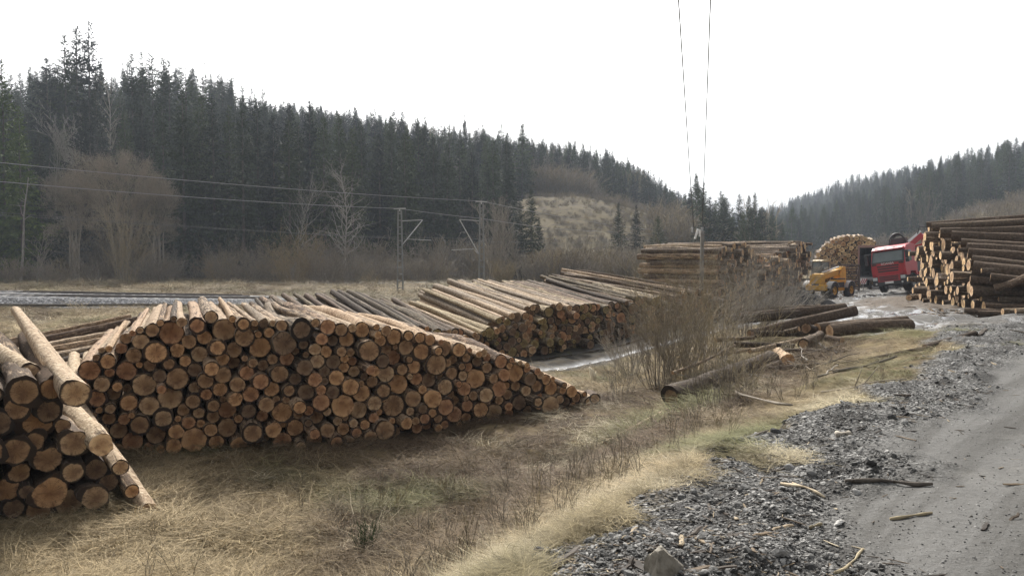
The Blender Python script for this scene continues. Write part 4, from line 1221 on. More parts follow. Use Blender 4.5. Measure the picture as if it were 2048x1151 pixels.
# shrubs at the foot of the forest
SH = [("tall straw coloured bush before the rounded willow", 250, 84, 430, M_TWIG_WARM, 80, .75, 1), ("round ochre bush in the row before the forest", 588, 88, 478, M_TWIG_OCHRE, 170, 1.3, 2), ("broad brown bush left of the round ochre one", 480, 88, 482, M_TWIG_BROWN, 170, 1.5, 3),
      ("greyish brown bush right of the round ochre one", 655, 88, 492, M_TWIG_BROWN, 150, 1.3, 4), ("low reddish bush left of the tall straw coloured bush", 190, 86, 505, M_TWIG_BROWN, 130, 1.5, 5), ("low bush right of the tall straw coloured bush", 315, 86, 500, M_TWIG_BROWN, 130, 1.5, 6),
      ("small ochre bush beside the broad brown one", 440, 90, 508, M_TWIG_OCHRE, 90, 1.2, 7), ("dull brown bush left of the first lattice mast", 765, 92, 498, M_TWIG_BROWN, 150, 1.4, 8), ("dull brown bush between the two lattice masts", 850, 94, 500, M_TWIG_BROWN, 150, 1.4, 9),
      ("fan shaped tan bush at the foot of the poplars", 1010, 82, 524, M_TWIG_WARM, 140, .9, 10), ("low brown bush at the foot of the pale bare trunk", 20, 88, 520, M_TWIG_BROWN, 110, 1.6, 11), ("low tangled bush below the small sapling", 110, 84, 528, M_TWIG_BROWN, 90, 1.7, 12), ("grey bush right of the round ochre bush by the birch", 705, 90, 515, M_TWIG, 110, 1.2, 13),
      ("bush behind the white marker post", 545, 92, 500, M_TWIG_BROWN, 110, 1.2, 14), ("bare bush right of the fan shaped tan one", 1070, 86, 512, M_TWIG, 110, 1.1, 15), ("thin bare bush left of the first mast by the field", 740, 74, 545, M_TWIG_WARM, 26, 1.0, 16)]
for lb, px, Y, top, mt, n, out, sd_ in SH:
    x, y = at_px(px, Y); H = P(px, top, Y).z - gz(x, y, False)
    o = link("shrub", bush_mesh(200 + sd_, int(n * .55), H * 1.12, H * (.75 if sd_ > 1 else .4), mt, 9, .016, out * (.75 if sd_ > 1 else .42), fine=.010))
    o.location = (x, y, gz(x, y, False))
    tag(o, lb, "shrub", "shrubs along the foot of the forest")
# brown thicket below the felled knoll and beyond the yard
TH = [bush_mesh(300 + i, 26, 1.0, 1.0, m, 7, .006, .18, fine=.0038, name="thicket_kind") for i, m in enumerate([M_TWIG_BROWN, M_TWIG_WARM, M_TWIG, M_TWIG_BROWN])]
g = np.random.default_rng(55)
pts, rot, scl, idx = [], [], [], []
def thick(n, pa, pb, Ya, Yb, ha, hb):
    for i in range(n):
        Y = g.uniform(Ya, Yb); px = g.uniform(pa, pb); x, y = at_px(px, Y)
        h = g.uniform(ha, hb)
        pts.append((x, y, gz(x, y, False) - .1)); rot.append((0, 0, g.uniform(0, 6.28))); scl.append((h * g.uniform(.9, 1.5),) * 2 + (h,)); idx.append(int(g.integers(0, 4)))
thick(360, 1085, 1350, 84, 112, 1.8, 4.0)
thick(900, 1050, 1345, 117, 184, .3, 1.3)
thick(90, 1060, 1120, 95, 116, 2.2, 3.6)
thick(300, 1330, 1445, 140, 190, 4, 8)
thick(380, 1036, 1170, 192, 222, 3, 8)
thick(130, 1150, 1390, 192, 214, 2, 5)
thick(380, 1890, 2300, 120, 192, 1.5, 4)
thick(130, 1500, 1900, 120, 185, 1.5, 4)
thick(120, -60, 1040, 92, 104, .7, 3.0)
thick(170, -60, 1010, 106, 116, 2.0, 6)
for i in range(420):     # bare crowns mixed into the hill forest
    q = rest[int(g.integers(0, len(rest)))]
    if fbm(np.array([q['x']]), np.array([q['y']]), 22, 3, 77)[0] < .12: continue
    pts.append((q['x'] + g.normal(0, 4), q['y'] + g.normal(0, 4), 0)); pts[-1] = (*pts[-1][:2], gz(*pts[-1][:2], False) - .2)
    h = g.uniform(9, 15); rot.append((0, 0, g.uniform(0, 6.28))); scl.append((h * .55, h * .55, h)); idx.append(int(g.integers(0, 3)))
scatter("undergrowth", pts, rot, scl, idx, TH, "brown leafless thicket at the foot of the hills and among the spruces")

# ---- bare bushes on the bank in front
def bank_bush(label, px, py, Y, H, n, out, mt, seed, lean=(0, 0), spread=.5, r0=.011, fine=.0035, tw=8):
    x, y = at_px(px, Y)
    o = link("bush", bush_mesh(seed, int(n * 1.35), H * 1.36, spread * 1.35, mt, tw + 4, r0 * .85, out * .9, lean, fine * .8))
    o.location = (x, y, gz(x, y))
    return tag(o, label, "bush", "leafless bushes on the bank")
bank_bush("large bare bush of upright brown stems on the bank", 1372, 0, 19.3, 2.25, 70, .55, M_TWIG_WARM, 401, (-.05, 0), .9)
bank_bush("left side clump of thin bare stems beside the puddled track", 1322, 0, 18.2, 1.9, 34, .45, M_TWIG_BROWN, 402, (-.05, 0), .6)
bank_bush("small bare bush at the edge of the puddle", 1262, 0, 20.5, 1.4, 20, .8, M_TWIG, 403, (-.2, 0), .4)
bank_bush("spreading grey bush behind the cut logs", 1500, 0, 25.2, 2.5, 60, 1.1, M_TWIG, 404, (.15, 0), .9)
bank_bush("dense bare bush between the large bush and the cut logs", 1432, 0, 22.4, 2.0, 44, .8, M_TWIG, 405, (0, 0), 1.0)
bank_bush("bare bush leaning toward the dark earth heap", 1545, 0, 27.5, 2.0, 40, 1.1, M_TWIG, 406, (.35, 0), .8)
bank_bush("twiggy bush growing in front of the big broken trunk", 1432, 0, 11.8, 1.15, 22, .85, M_TWIG_BROWN, 407, (.15, .1), .5, .008, .003, 6)
bank_bush("low tangle of thin stems left of the broken trunk's splinters", 1480, 0, 12.8, 1.0, 18, .8, M_TWIG_WARM, 408, (.1, 0), .5, .007, .003, 6)
bank_bush("sparse stems on the dead grass beside the pale stake", 1235, 0, 17.0, .9, 12, .8, M_TWIG, 409, (0, 0), .4, .007, .003, 5)
# ================================================================ ground cover
def straw_mat(name):
    t = NT(name)
    v = t.attr("tint", 'INSTANCER')
    b = t.attr("shade", out="Fac")
    col = t.mix(1.0, v, t.n("ShaderNodeCombineColor", i0=b, i1=b, i2=b).outputs[0], 'MULTIPLY')
    t.out(col, .75, 0, .10)
    return t.mat
M_STRAW = straw_mat("dead_grass_blades")
def clump(seed, n, rad, lmin, lmax, el, w, arch=.5):
    """tuft of flattened dead blades, each a narrow bent strip"""
    g = np.random.default_rng(seed)
    V, Fq, S = [], [], []
    comb = g.uniform(0, 6.28)
    for i in range(n):
        a = g.normal(comb, 1.0); L = g.uniform(lmin, lmax)
        e = R(g.uniform(*el))
        b = np.array([*(g.normal(0, rad * .6, 2)), g.uniform(-.02, .03)])
        d = np.array([math.cos(a) * math.cos(e), math.sin(a) * math.cos(e), math.sin(e)])
        s = np.array([-math.sin(a), math.cos(a), g.normal(0, .5)]); s /= np.linalg.norm(s)
        ww = w * g.uniform(.6, 1.3); sh = g.uniform(.45, 1.35)
        n0 = len(V)
        for k in range(4):
            q = k / 3
            c = b + d * L * q + np.array([0, 0, -arch * L * q * q * math.sin(e) * .8]) + s * L * .12 * math.sin(q * 3 + i)
            if c[2] < -.01: c[2] = -.01 + g.uniform(0, .01)
            hw = ww * (1 - .8 * q)
            V += [c - s * hw, c + s * hw]; S += [sh, sh]
        for k in range(3): Fq.append((n0 + 2 * k, n0 + 2 * k + 1, n0 + 2 * k + 3, n0 + 2 * k + 2))
    me = np_mesh("grass_kind", np.array(V), np.array(Fq), M_STRAW)
    a = me.attributes.new("shade", 'FLOAT', 'POINT'); a.data.foreach_set("value", np.array(S, np.float32))
    return me
GK = [clump(i, 42, .26, .18, .55, (2, 26), .0038) for i in range(5)] + [clump(10 + i, 34, .16, .2, .5, (20, 70), .0034, .7) for i in range(4)] + [clump(20 + i, 16, .14, .25, .6, (35, 85), .003, .3) for i in range(2)]
g = np.random.default_rng(99)
def cover_points(n, Y0, Y1, px0=-120, px1=2200, power=1.0):
    """random ground points, evenly spread as seen from the road"""
    t = g.uniform(0, 1, n)
    Y = 1 / ((1 - t) / Y0 + t / Y1)
    px = g.uniform(px0, px1, n)
    x = (px - 1024) / F * Y
    return x, Y
x, y = cover_points(52000, 2.6, 60)
xf, yf = cover_points(7000, 38, 108, -160, 1250)
x, y = np.concatenate([x, xf]), np.concatenate([y, yf])
m = masks(x, y)
bare = np.maximum.reduce([np.where(fbm(x, y, 1.7, 3, 44) > .38, m['gravel'] * (m['road'] > .4), m['gravel']), m['yard'], m['track'], m['ballast'], m['chips'] * (y > 20)])
thin = fbm(x, y, 2.2, 3, 12)
keep = (bare < .35) & (g.uniform(-.9, .6, len(x)) < thin + .35)
x, y = x[keep], y[keep]
z = ground(x, y, True)
n1 = fbm(x, y, 3.5, 4, 15); n2 = fbm(x, y, .8, 3, 16); dv, _, sv = pl_dist(x, y, VERGE); sdv = dv * sv
straw = np.array([.36, .285, .17]); brown = np.array([.11, .076, .048]); olive = np.array([.15, .148, .065]); pale = np.array([.50, .435, .30])
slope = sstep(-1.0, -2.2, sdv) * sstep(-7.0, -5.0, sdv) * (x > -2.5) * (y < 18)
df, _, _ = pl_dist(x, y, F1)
pile = sstep(2.4, .3, df + n2 * .8)  # browner tint at the stack's foot: shadow put into colour, plus bark litter
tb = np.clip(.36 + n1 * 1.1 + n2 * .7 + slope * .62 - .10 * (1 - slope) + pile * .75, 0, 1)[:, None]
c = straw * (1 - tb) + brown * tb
ol = np.clip(sstep(.12, .42, fbm(x, y, 2.6, 3, 19)) * .85 + sstep(-1.3, -.2, sdv) * np.clip(n1 * 1.5 + .1, 0, .6), 0, 1)[:, None]
c = c * (1 - ol) + olive * ol
pl_ = np.clip(sstep(.25, .5, n2) * .8 + sstep(-1.2, -.3, sdv) * np.clip(n2 * 2, 0, .6), 0, 1)[:, None]
c = c * (1 - pl_) + pale * pl_
c = c * g.uniform(.7, 1.25, len(x))[:, None] * np.where(y > 45, .8, 1.0)[:, None]
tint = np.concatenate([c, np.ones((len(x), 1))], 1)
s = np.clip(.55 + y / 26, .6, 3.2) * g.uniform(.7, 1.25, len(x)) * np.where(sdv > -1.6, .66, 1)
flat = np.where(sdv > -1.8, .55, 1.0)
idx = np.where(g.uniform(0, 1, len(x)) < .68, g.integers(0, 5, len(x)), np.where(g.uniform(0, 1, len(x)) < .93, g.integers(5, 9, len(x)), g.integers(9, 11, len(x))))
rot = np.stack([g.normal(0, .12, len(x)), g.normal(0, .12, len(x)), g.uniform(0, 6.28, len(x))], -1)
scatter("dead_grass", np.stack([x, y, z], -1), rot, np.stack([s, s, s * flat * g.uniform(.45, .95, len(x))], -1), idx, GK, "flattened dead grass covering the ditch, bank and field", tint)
print("GRASS", len(x))

# ---- stones of the verge and road
def stone_mesh(seed, mat, n=2):
    gg = np.random.default_rng(seed)
    bm = bmesh.new(); bmesh.ops.create_icosphere(bm, subdivisions=n, radius=1)
    sc = np.array([1, gg.uniform(.6, .95), gg.uniform(.35, .65)])
    pl = [(Vector(gg.normal(0, 1, 3)).normalized(), gg.uniform(.55, .85)) for _ in range(9)]
    for v in bm.verts:
        co = v.co.copy()
        for nn, d in pl:
            q = co.dot(nn)
            if q > d: co -= nn * (q - d)
        v.co = Vector((co.x * sc[0], co.y * sc[1], co.z * sc[2]))
    me = bpy.data.meshes.new("stone_kind"); bm.to_mesh(me); bm.free(); me.materials.append(mat)
    return me
def stone_mat():
    t = NT("slate_stones")
    rnd = t.objinfo("Random")
    col = t.ramp(rnd, [(0, (.028, .0275, .027)), (.35, (.075, .074, .071)), (.65, (.15, .148, .142)), (.85, (.24, .235, .225)), (1, (.42, .41, .39))])
    a = t.noise(t.coord("Object"), 3, 4)
    t.out(t.mix(t.mapr(a, .45, .7, 0, .5), col, (.03, .028, .025)), .78, 0, .2)
    t.bump(a, .3, .05)
    return t.mat
M_STONE = stone_mat()
SK = [stone_mesh(i, M_STONE, 1 if i % 2 else 2) for i in range(7)]
x, y = cover_points(110000, 2.6, 24, 900, 2250)
m = masks(x, y)
rdw = m['road'] * m['gravel']
pr = m['gravel'] * (1 - m['yard']) * (1 - rdw) * np.clip(.75 + fbm(x, y, .7, 3, 33) * 1.2, .1, 1) + rdw * .10
keep = g.uniform(0, 1, len(x)) < pr
x, y, rdw = x[keep], y[keep], rdw[keep]
z = ground(x, y, True)
sz = np.exp(g.normal(math.log(.0082), .56, len(x))) * (1 + .05 * np.maximum(0, y - 6))
sz = np.clip(sz, .004, .085); sz = np.where(rdw > .5, np.clip(sz * .6, .003, .011), sz)
rot = g.uniform(0, 6.28, (len(x), 3)) * np.array([.12, .12, 1])
scatter("loose_stones", np.stack([x, y, z + sz * .1], -1), rot, np.stack([sz] * 3, -1), g.integers(0, 7, len(x)), SK, "loose crushed slate stones over the verge and road")
print("STONES", len(x))

# ---- bark, splinters and twigs trodden into the verge and yard
def chip_mesh(seed, mat):
    gg = np.random.default_rng(seed)
    mb = MB()
    k = 5; w = gg.uniform(.035, .10)
    pts = [Vector((gg.normal(0, .02), i / k - .5, gg.normal(0, .015) + .01)) for i in range(k + 1)]
    mb.tube(pts, [w * (.5 + .5 * math.sin(.5 + 2.4 * i / k)) for i in range(k + 1)], 5)
    for i in range(len(mb.v)): mb.v[i] = (mb.v[i][0], mb.v[i][1], mb.v[i][2] * .45)
    return mb.mesh("chip_kind", mat)
def chip_mat(name, stops):
    t = NT(name)
    col = t.ramp(t.objinfo("Random"), stops)
    a = t.noise(t.scalev(t.coord("Object"), (20, 3, 20)), 1, 4)
    t.out(t.mix(t.mapr(a, .4, .7, 0, .6), col, (.03, .022, .016)), .8, 0, .25)
    return t.mat
M_CHIP = chip_mat("bark_and_splinters", [(0, (.022, .018, .015)), (.55, (.06, .045, .032)), (.8, (.16, .115, .07)), (.95, (.36, .29, .19)), (1, (.5, .44, .33))])
CK = [chip_mesh(i, M_CHIP) for i in range(6)]
x, y = cover_points(24000, 3, 50, 100, 2250)
m = masks(x, y)
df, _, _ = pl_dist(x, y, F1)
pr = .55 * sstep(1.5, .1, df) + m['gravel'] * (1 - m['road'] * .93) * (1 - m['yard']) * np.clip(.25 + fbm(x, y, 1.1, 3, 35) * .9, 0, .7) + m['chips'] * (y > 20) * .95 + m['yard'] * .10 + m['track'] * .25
keep = g.uniform(0, 1, len(x)) < pr
x, y = x[keep], y[keep]; z = ground(x, y, True)
ln = np.exp(g.normal(math.log(.075), .55, len(x))) * (1 + .07 * np.maximum(0, y - 8))
rot = np.stack([g.normal(0, .15, len(x)), g.normal(0, .15, len(x)), g.uniform(0, 6.28, len(x))], -1)
wv = ln * g.uniform(.5, 1.3, len(x))
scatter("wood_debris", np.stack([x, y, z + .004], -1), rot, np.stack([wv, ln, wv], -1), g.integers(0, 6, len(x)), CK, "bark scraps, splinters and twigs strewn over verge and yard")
print("CHIPS", len(x))
# ---- dead stalks standing in the grass
STK = [bush_mesh(500 + i, 3 + i % 3, 1.0, .12, [M_TWIG_BROWN, M_TWIG_WARM][i % 2], 3, .008, .22, fine=.0035, name="stalk_kind") for i in range(5)]
x, y = cover_points(2300, 4.2, 34, -60, 1900)
m = masks(x, y)
dv, _, sv = pl_dist(x, y, VERGE); sdv = dv * sv
slope = sstep(-.7, -1.6, sdv) * sstep(-6.5, -4.5, sdv) * (x > -2.5)
pr = (.07 + 1.0 * slope) * (np.maximum.reduce([m['gravel'], m['yard'], m['track']]) < .2) * (fbm(x, y, 1.6, 3, 39) > -.1)
pr = pr * ~((y > 11.5) & (x < .8) & (y < 23))
keep = g.uniform(0, 1, len(x)) < pr
x, y = x[keep], y[keep]; z = ground(x, y, True)
h = g.uniform(.22, .62, len(x))
scatter("dead_stalks", np.stack([x, y, z], -1), np.stack([g.normal(0, .2, len(x)), g.normal(0, .2, len(x)), g.uniform(0, 6.28, len(x))], -1), np.stack([h] * 3, -1), g.integers(0, 5, len(x)), STK, "thin dead brown stalks standing in the grass of the bank")
# ---- a few plants and pieces one can tell apart in the foreground
for lb, px, py, H, n, mt, sd_ in [("tall dark dead stalks in the ditch nearest the middle of the grass", 838, 1095, .62, 5, M_TWIG_BROWN, 1), ("thin reddish stalks at the near end of the brown slope", 1012, 1080, .55, 6, M_TWIG_BROWN, 2), ("pair of dead stalks on the slope above the reddish ones", 1235, 980, .6, 3, M_TWIG_BROWN, 3)]:
    p = on_ray(px, py)
    o = link("dead_plant", bush_mesh(520 + sd_, n, H, .12, mt, 3, .007, .25, fine=.003)); o.location = p
    tag(o, lb, "dead plant", "tall dead plants in the ditch")
M_BROOM = leaf_mat("broom_twigs", (.03, .055, .02), (.05, .08, .03))
p = on_ray(728, 1100)
o = link("broom_shrub", bush_mesh(531, 34, .42, .12, M_BROOM, 4, .004, .3, fine=.0022)); o.location = p
tag(o, "small green broom shrub standing in the dead grass", "shrub")
# sticks and splinters on the verge
def stick(label, a, b, r, mt, name="stick", n=5, flat=1.0, lift=.0):
    a, b = on_ray(*a), on_ray(*b)
    mb = MB()
    gg = np.random.default_rng(int(a.x * 1000) & 0xffff)
    pts = []
    for i in range(n + 1):
        q = a.lerp(b, i / n); q = q + Vector((gg.normal(0, r * .5), gg.normal(0, r * .5), 0)); q.z = max(q.z, gz(q.x, q.y) + r * .7) + lift
        pts.append(q)
    mb.tube(pts, [r * (.7 + .3 * math.sin(i * 1.7)) * (1 if i < n else .55) for i in range(n + 1)], 7)
    o = mb.build(name, mt, None, True)
    return tag(o, label, "stick", "sticks and splinters on the verge")
M_SPLIT = wood_mat("split_wood", (.25, .19, .12), (.55, .46, .33), 14)
stick("dark crooked stick lying on the slate verge", (1692, 966), (1866, 972), .022, M_TRUNK)
stick("pale split splinter on the slate verge left of the dark stick", (1564, 970), (1645, 998), .016, M_SPLIT, "splinter")
stick("thinner splinter beside the pale split one", (1585, 966), (1632, 988), .009, M_SPLIT, "splinter")
stick("tan stick at the edge of the smooth road", (1781, 1041), (1862, 1028), .014, M_TWIG_WARM)
stick("forked tan stick at the bottom of the road edge", (1676, 1148), (1726, 1100), .012, M_TWIG_WARM)
stick("short stub of wood half buried in the verge", (1617, 1058), (1645, 1050), .015, M_TWIG_WARM)
stick("long dark branch hanging down over the hollow", (1470, 800), (1582, 836), .022, M_TWIG_BROWN, lift=.12)
stick("crooked mossy branch lying in the hollow behind the dark pole", (1668, 752), (1790, 722), .03, M_TRUNK, lift=.05)
stick("flat grey board lying where the grass meets the slate", (1672, 872), (1706, 872), .03, M_TWIG, "board")
gb = np.random.default_rng(23)
for i in range(16):
    px, py, = gb.uniform(1430, 1740), gb.uniform(690, 800)
    a = on_ray(px, py); ang = gb.uniform(0, 6.28); L = gb.uniform(.5, 1.5)
    d = Vector((math.cos(ang), math.sin(ang), gb.uniform(.0, .35)))
    mb = MB(); pts = [a + d * L * k / 5 + Vector((gb.normal(0, .03), gb.normal(0, .03), .05 + gb.normal(0, .015))) for k in range(6)]
    mb.tube(pts, [.018 * (1 - .13 * k) for k in range(6)], 5)
    for k in range(3):
        b = pts[1 + k]; e = b + (d + Vector(gb.normal(0, .6, 3))).normalized() * L * .3
        mb.tube([b, e], [.009, .004], 4)
    o = mb.build("fallen_branch", [M_TWIG, M_TRUNK, M_TWIG_BROWN][i % 3], None, True)
    tag(o, "thin fallen branch tangled among the cut logs on the bank", "branch", "fallen branches among the cut logs")
def boulder():
    p = on_ray(1330, 1148)
    gg = np.random.default_rng(3)
    bm = bmesh.new(); bmesh.ops.create_icosphere(bm, subdivisions=4, radius=1)
    pl = [(Vector(q).normalized(), d) for q, d in [((-.9, -.3, .25), .55), ((.8, -.55, .1), .5), ((-.1, -.9, .45), .5), ((.55, .1, .8), .55), ((-.45, .2, .85), .72), ((0, 1, 0), .5)]]
    for v in bm.verts:
        co = v.co.copy()
        for nn, d in pl:
            q = co.dot(nn)
            if q > d: co -= nn * (q - d)
        co *= 1 + .16 * float(fbm(np.array([co.x * 3 + 9]), np.array([co.y * 3 + co.z * 2]), .9, 4, 2)[0])
        v.co = Vector((co.x * .125, co.y * .11, co.z * .17 + .02))
    me = bpy.data.meshes.new("boulder"); bm.to_mesh(me); bm.free()
    me.materials.append(mat_paint("boulder_stone", (.20, .18, .145), .9, .85, 0, (.07, .06, .045), 20))
    o = link("boulder", me); o.location = p
    tag(o, "angular grey brown boulder at the lower edge of the slate verge", "boulder")
boulder()
# ================================================================ railway, masts, wires
M_STEEL = mat_paint("galvanised_steel", (.21, .215, .21), .5, .4, .4, (.12, .10, .08), 3)
M_STEEL_L = mat_paint("pale_insulated_tube", (.48, .48, .47), .5, .2)
M_RAIL = mat_paint("rusty_rail", (.055, .042, .036), .5, .3, .3)
M_SLEEPER = mat_paint("concrete_sleeper", (.15, .148, .145), .9, .5)
M_WIRE = mat_paint("wire_metal", (.30, .30, .31), .5, .1)
M_WIRE_F = mat_paint("dull_contact_wire", (.10, .10, .10), .7, .1)
M_WIRE_D = mat_paint("dark_cable", (.05, .05, .052), .6, .1)
def rail_pt(s_):
    """point, direction along the railway at arc length s_ from its first point"""
    L = 0
    for i in range(len(RAIL) - 1):
        a, b = Vector(RAIL[i]), Vector(RAIL[i + 1]); l = (b - a).length
        if s_ <= L + l or i == len(RAIL) - 2: return a.lerp(b, (s_ - L) / l), (b - a).normalized()
        L += l
RLEN = sum((Vector(RAIL[i + 1]) - Vector(RAIL[i])).length for i in range(len(RAIL) - 1))
KEND = next(k for k in np.arange(0, 200, 1.0) if 1024 + F * rail_pt(k)[0].x / rail_pt(k)[0].y > 520)
def smooth_rail(off, dz, step=1.5):
    pts = []
    k = 0.0
    while k < KEND:
        p, d = rail_pt(k)
        p2, d2 = rail_pt(max(0, k - 6)); p3, d3 = rail_pt(min(RLEN, k + 6))
        d = (d2 + d3).normalized(); p = (p2 + p + p3) / 3
        n = Vector((d.y, -d.x, 0)).normalized()
        pts.append(p + n * off + Vector((0, 0, dz))); k += step
    return pts
for ti, (c, w) in enumerate([(-2.1, "far railway track on the grey ballast at left"), (2.1, "near railway track on the grey ballast at left")]):
    tr = empty("railway_track", RAIL[2], (0, 0, 0), w, "railway track", "railway tracks")
    for off in (-.72, .72):
        mb = MB(); pts = smooth_rail(c + off, .06)
        pts = [p - tr.location for p in pts]
        for a, b in zip(pts[:-1], pts[1:]): mb.bar(a, b, .065, .09)
        mb.build("rail", M_RAIL, tr)
    mb = MB()
    k = 20.0
    while k < KEND:
        p, d = rail_pt(k); n = Vector((d.y, -d.x, 0)).normalized()
        q = p + n * c + Vector((0, 0, -.075)) - tr.location
        mb.bar(q - n * 1.25, q + n * 1.25, .22, .16); k += .62
    o = mb.build("sleepers", M_SLEEPER, tr); o["kind"] = "stuff"
# a dark cable duct along the near edge of the ballast
mb = MB(); pts = smooth_rail(5.55, -.30)
for a, b in zip(pts[:-1], pts[1:]): mb.bar(a, b, .16, .15)
tag(mb.build("cable_duct", mat_paint("dark_duct", (.05, .045, .04), .9, .4)), "dark cable duct along the lower edge of the railway ballast", "cable duct")

def mast(px, Y, top, toward, label, tall=0.0):
    x, y = at_px(px, Y); z = gz(x, y, False) - .2
    H = P(px, top, Y).z - z
    r = empty("lattice_mast", (x, y, z), (0, 0, 0), label, "mast", "railway masts with lattice legs")
    d = Vector((toward[0] - x, toward[1] - y, 0)).normalized(); nrm = Vector((-d.y, d.x, 0))
    mb = MB()
    wb, wt = .26, .15
    for sx in (-1, 1):
        for sy in (-1, 1):
            mb.bar(d * sx * wb + nrm * sy * wb * .5, d * sx * wt + nrm * sy * wt * .5 + Vector((0, 0, H)), .09, .09)
    mb.build("mast_legs", M_STEEL, r)
    mb = MB(); k = .5
    while k < H:
        w = wb + (wt - wb) * k / H
        for sy in (-1, 1):
            mb.bar(-d * w + nrm * sy * w * .5 + Vector((0, 0, k)), d * w + nrm * sy * w * .5 + Vector((0, 0, k)), .035, .09)
        k += .62
    mb.build("lattice_rungs", M_STEEL, r)
    h1, h2 = H * .87 if not tall else H * .80, H * .58 if not tall else H * .42
    mb = MB(); mb.bar(d * .1 + Vector((0, 0, h1)), d * 2.1 + Vector((0, 0, h1 + .12)), .06); mb.build("top_stay", M_STEEL_L, r)
    mb = MB(); mb.bar(d * .2 + Vector((0, 0, h2)), d * 2.1 + Vector((0, 0, h1 + .10)), .08)
    o = mb.build("bracket_arm", M_STEEL_L, r)
    mb = MB()
    for k in range(5): mb.tube([d * (.34 + .06 * k) + Vector((0, 0, h2 + .08 + .06 * k)), d * (.36 + .06 * k) + Vector((0, 0, h2 + .10 + .06 * k))], .09, 8)
    mb.build("insulator", M_RAIL, o)
    mb = MB(); mb.bar(d * .75 + Vector((0, 0, h2 + .55)), d * 2.9 + Vector((0, 0, h2 + .45)), .055); mb.build("registration_arm", M_STEEL_L, r)
    mb = MB(); mb.bar(-d * .55 + Vector((0, 0, H + .12)), d * .55 + Vector((0, 0, H + .16)), .10); mb.bar(Vector((0, 0, H - .1)), Vector((0, 0, H + .15)), .09); mb.build("top_crossbar", M_STEEL_L, r)
    return r, d
ma, mb_ = at_px(800, 71), at_px(962, 73)
MA, da = mast(800, 71, 420, mb_, "lattice mast with its bracket arm pointing right, in front of the forest")
MB2, db = mast(963, 73, 406, ma, "lattice mast with its bright bracket arm pointing left, by the bare poplars", .1)
mc, md_ = at_px(1351, 150), at_px(1492, 154)
mast(1351, 150, 459, md_, "far left mast of the gantry pair beyond the far stack")
mast(1492, 154, 455, mc, "far right mast of the gantry pair beyond the far stack")
def wire(name, label, pts, r, mat, sag=0.0, group="railway overhead wires", n=14, insul=None):
    mb = MB()
    allp = []
    for a, b in zip(pts[:-1], pts[1:]):
        a, b = Vector(a), Vector(b)
        for i in range(n + (1 if b == Vector(pts[-1]) else 0)):
            q = i / n
            allp.append(a.lerp(b, q) - Vector((0, 0, sag * 4 * q * (1 - q) * (b - a).length / 40)))
    mb.tube(allp, r, 4)
    return tag(mb.build(name, mat), label, "wire", group)
Ltop = P(800, 417, 71); Rtop = P(963, 402, 73)
wire("overhead_wire", "upper wire crossing from the left edge to the right lattice mast", [P(-260, 292, 44), P(0, 325, 47), Rtop, P(1351, 462, 150)], .028, M_WIRE, .25)
wire("overhead_wire", "wire running from the left edge to the top of the left lattice mast", [P(-260, 342, 44), P(0, 363, 47), Ltop, P(965, 437, 73.3)], .030, M_WIRE, .25)
wire("overhead_wire", "wire from the right lattice mast past the felled slope to the far gantry", [P(965, 437, 73.3), P(1100, 456, 92), P(1351, 468, 150)], .03, M_WIRE, .1)
wire("contact_wire", "upper one of two close contact wires before the dark forest", [P(-200, 412, 44), P(0, 425, 48), P(690, 471, 68), P(1351, 480, 150), P(1495, 478, 155)], .017, M_WIRE_F, .1)
wire("contact_wire", "lower one of two close contact wires before the dark forest", [P(-200, 418, 45), P(0, 430, 49), P(900, 482, 74), P(1351, 482, 151)], .017, M_WIRE_F, .1)
wire("overhead_wire", "top wire strung between the two far gantry masts", [P(1351, 458, 150), P(1492, 454, 154), P(1600, 470, 230)], .03, M_WIRE)
# wooden pole with the power line overhead
M_POLE = wood_mat("weathered_pole", (.12, .11, .095), (.27, .25, .22))
bx, by = at_px(1404, 42)
pz = gz(bx, by)
pole = empty("power_pole", (bx, by, pz - .1), (0, 0, 0), "weathered grey pole of the power line in front of the far stack", "utility pole")
Hp = P(1404, 462, 42).z - pz + .1
mb = MB(); mb.tube([(0, 0, -.4), (0, 0, Hp * .5), (0, 0, Hp)], [.125, .115, .10], 10); mb.build("pole_shaft", M_POLE, pole, True)
mb = MB(); mb.bar((-.62, 0, Hp - .12), (.12, 0, Hp - .05), .06, .06); mb.build("cross_bracket", M_STEEL, pole)
for dx in (-.55, .0):
    mb = MB()
    for k in range(4): mb.tube([(dx, 0, Hp - .05 + .07 * k), (dx, 0, Hp + .0 + .07 * k)], [.075, .05], 8)
    mb.build("insulator", M_STEEL_L, pole, True)
mb = MB(); mb.bar((-.42, -.12, Hp - .42), (-.26, -.12, Hp + .12), .10, .09); mb.bar((-.18, -.12, Hp - .30), (-.16, -.12, Hp + .10), .07, .07); mb.build("surge_arrester", mat_paint("white_porcelain", (.72, .72, .70), .3, .15), pole)
for (x0, y0, x1, y1, w) in [(1388, 462, 1357, 0, "left one of two dark power cables rising overhead from the pole"), (1404, 458, 1421, 0, "right one of two dark power cables rising overhead from the pole")]:
    a = P(x0, y0, 42); b = P(x1, y1, 17.0); e = b + (b - a) * .5
    e = b + Vector(((b - a).x * .8, (b - a).y * .8, (b - a).z * 1.0))
    wire("power_cable", w, [a, a.lerp(b, .5) - Vector((0, 0, .12)), b, e], .021, M_WIRE_D, .0, "power cables overhead")
mb = MB(); a = P(1404, 462, 42); b = P(1357, 0, 17)
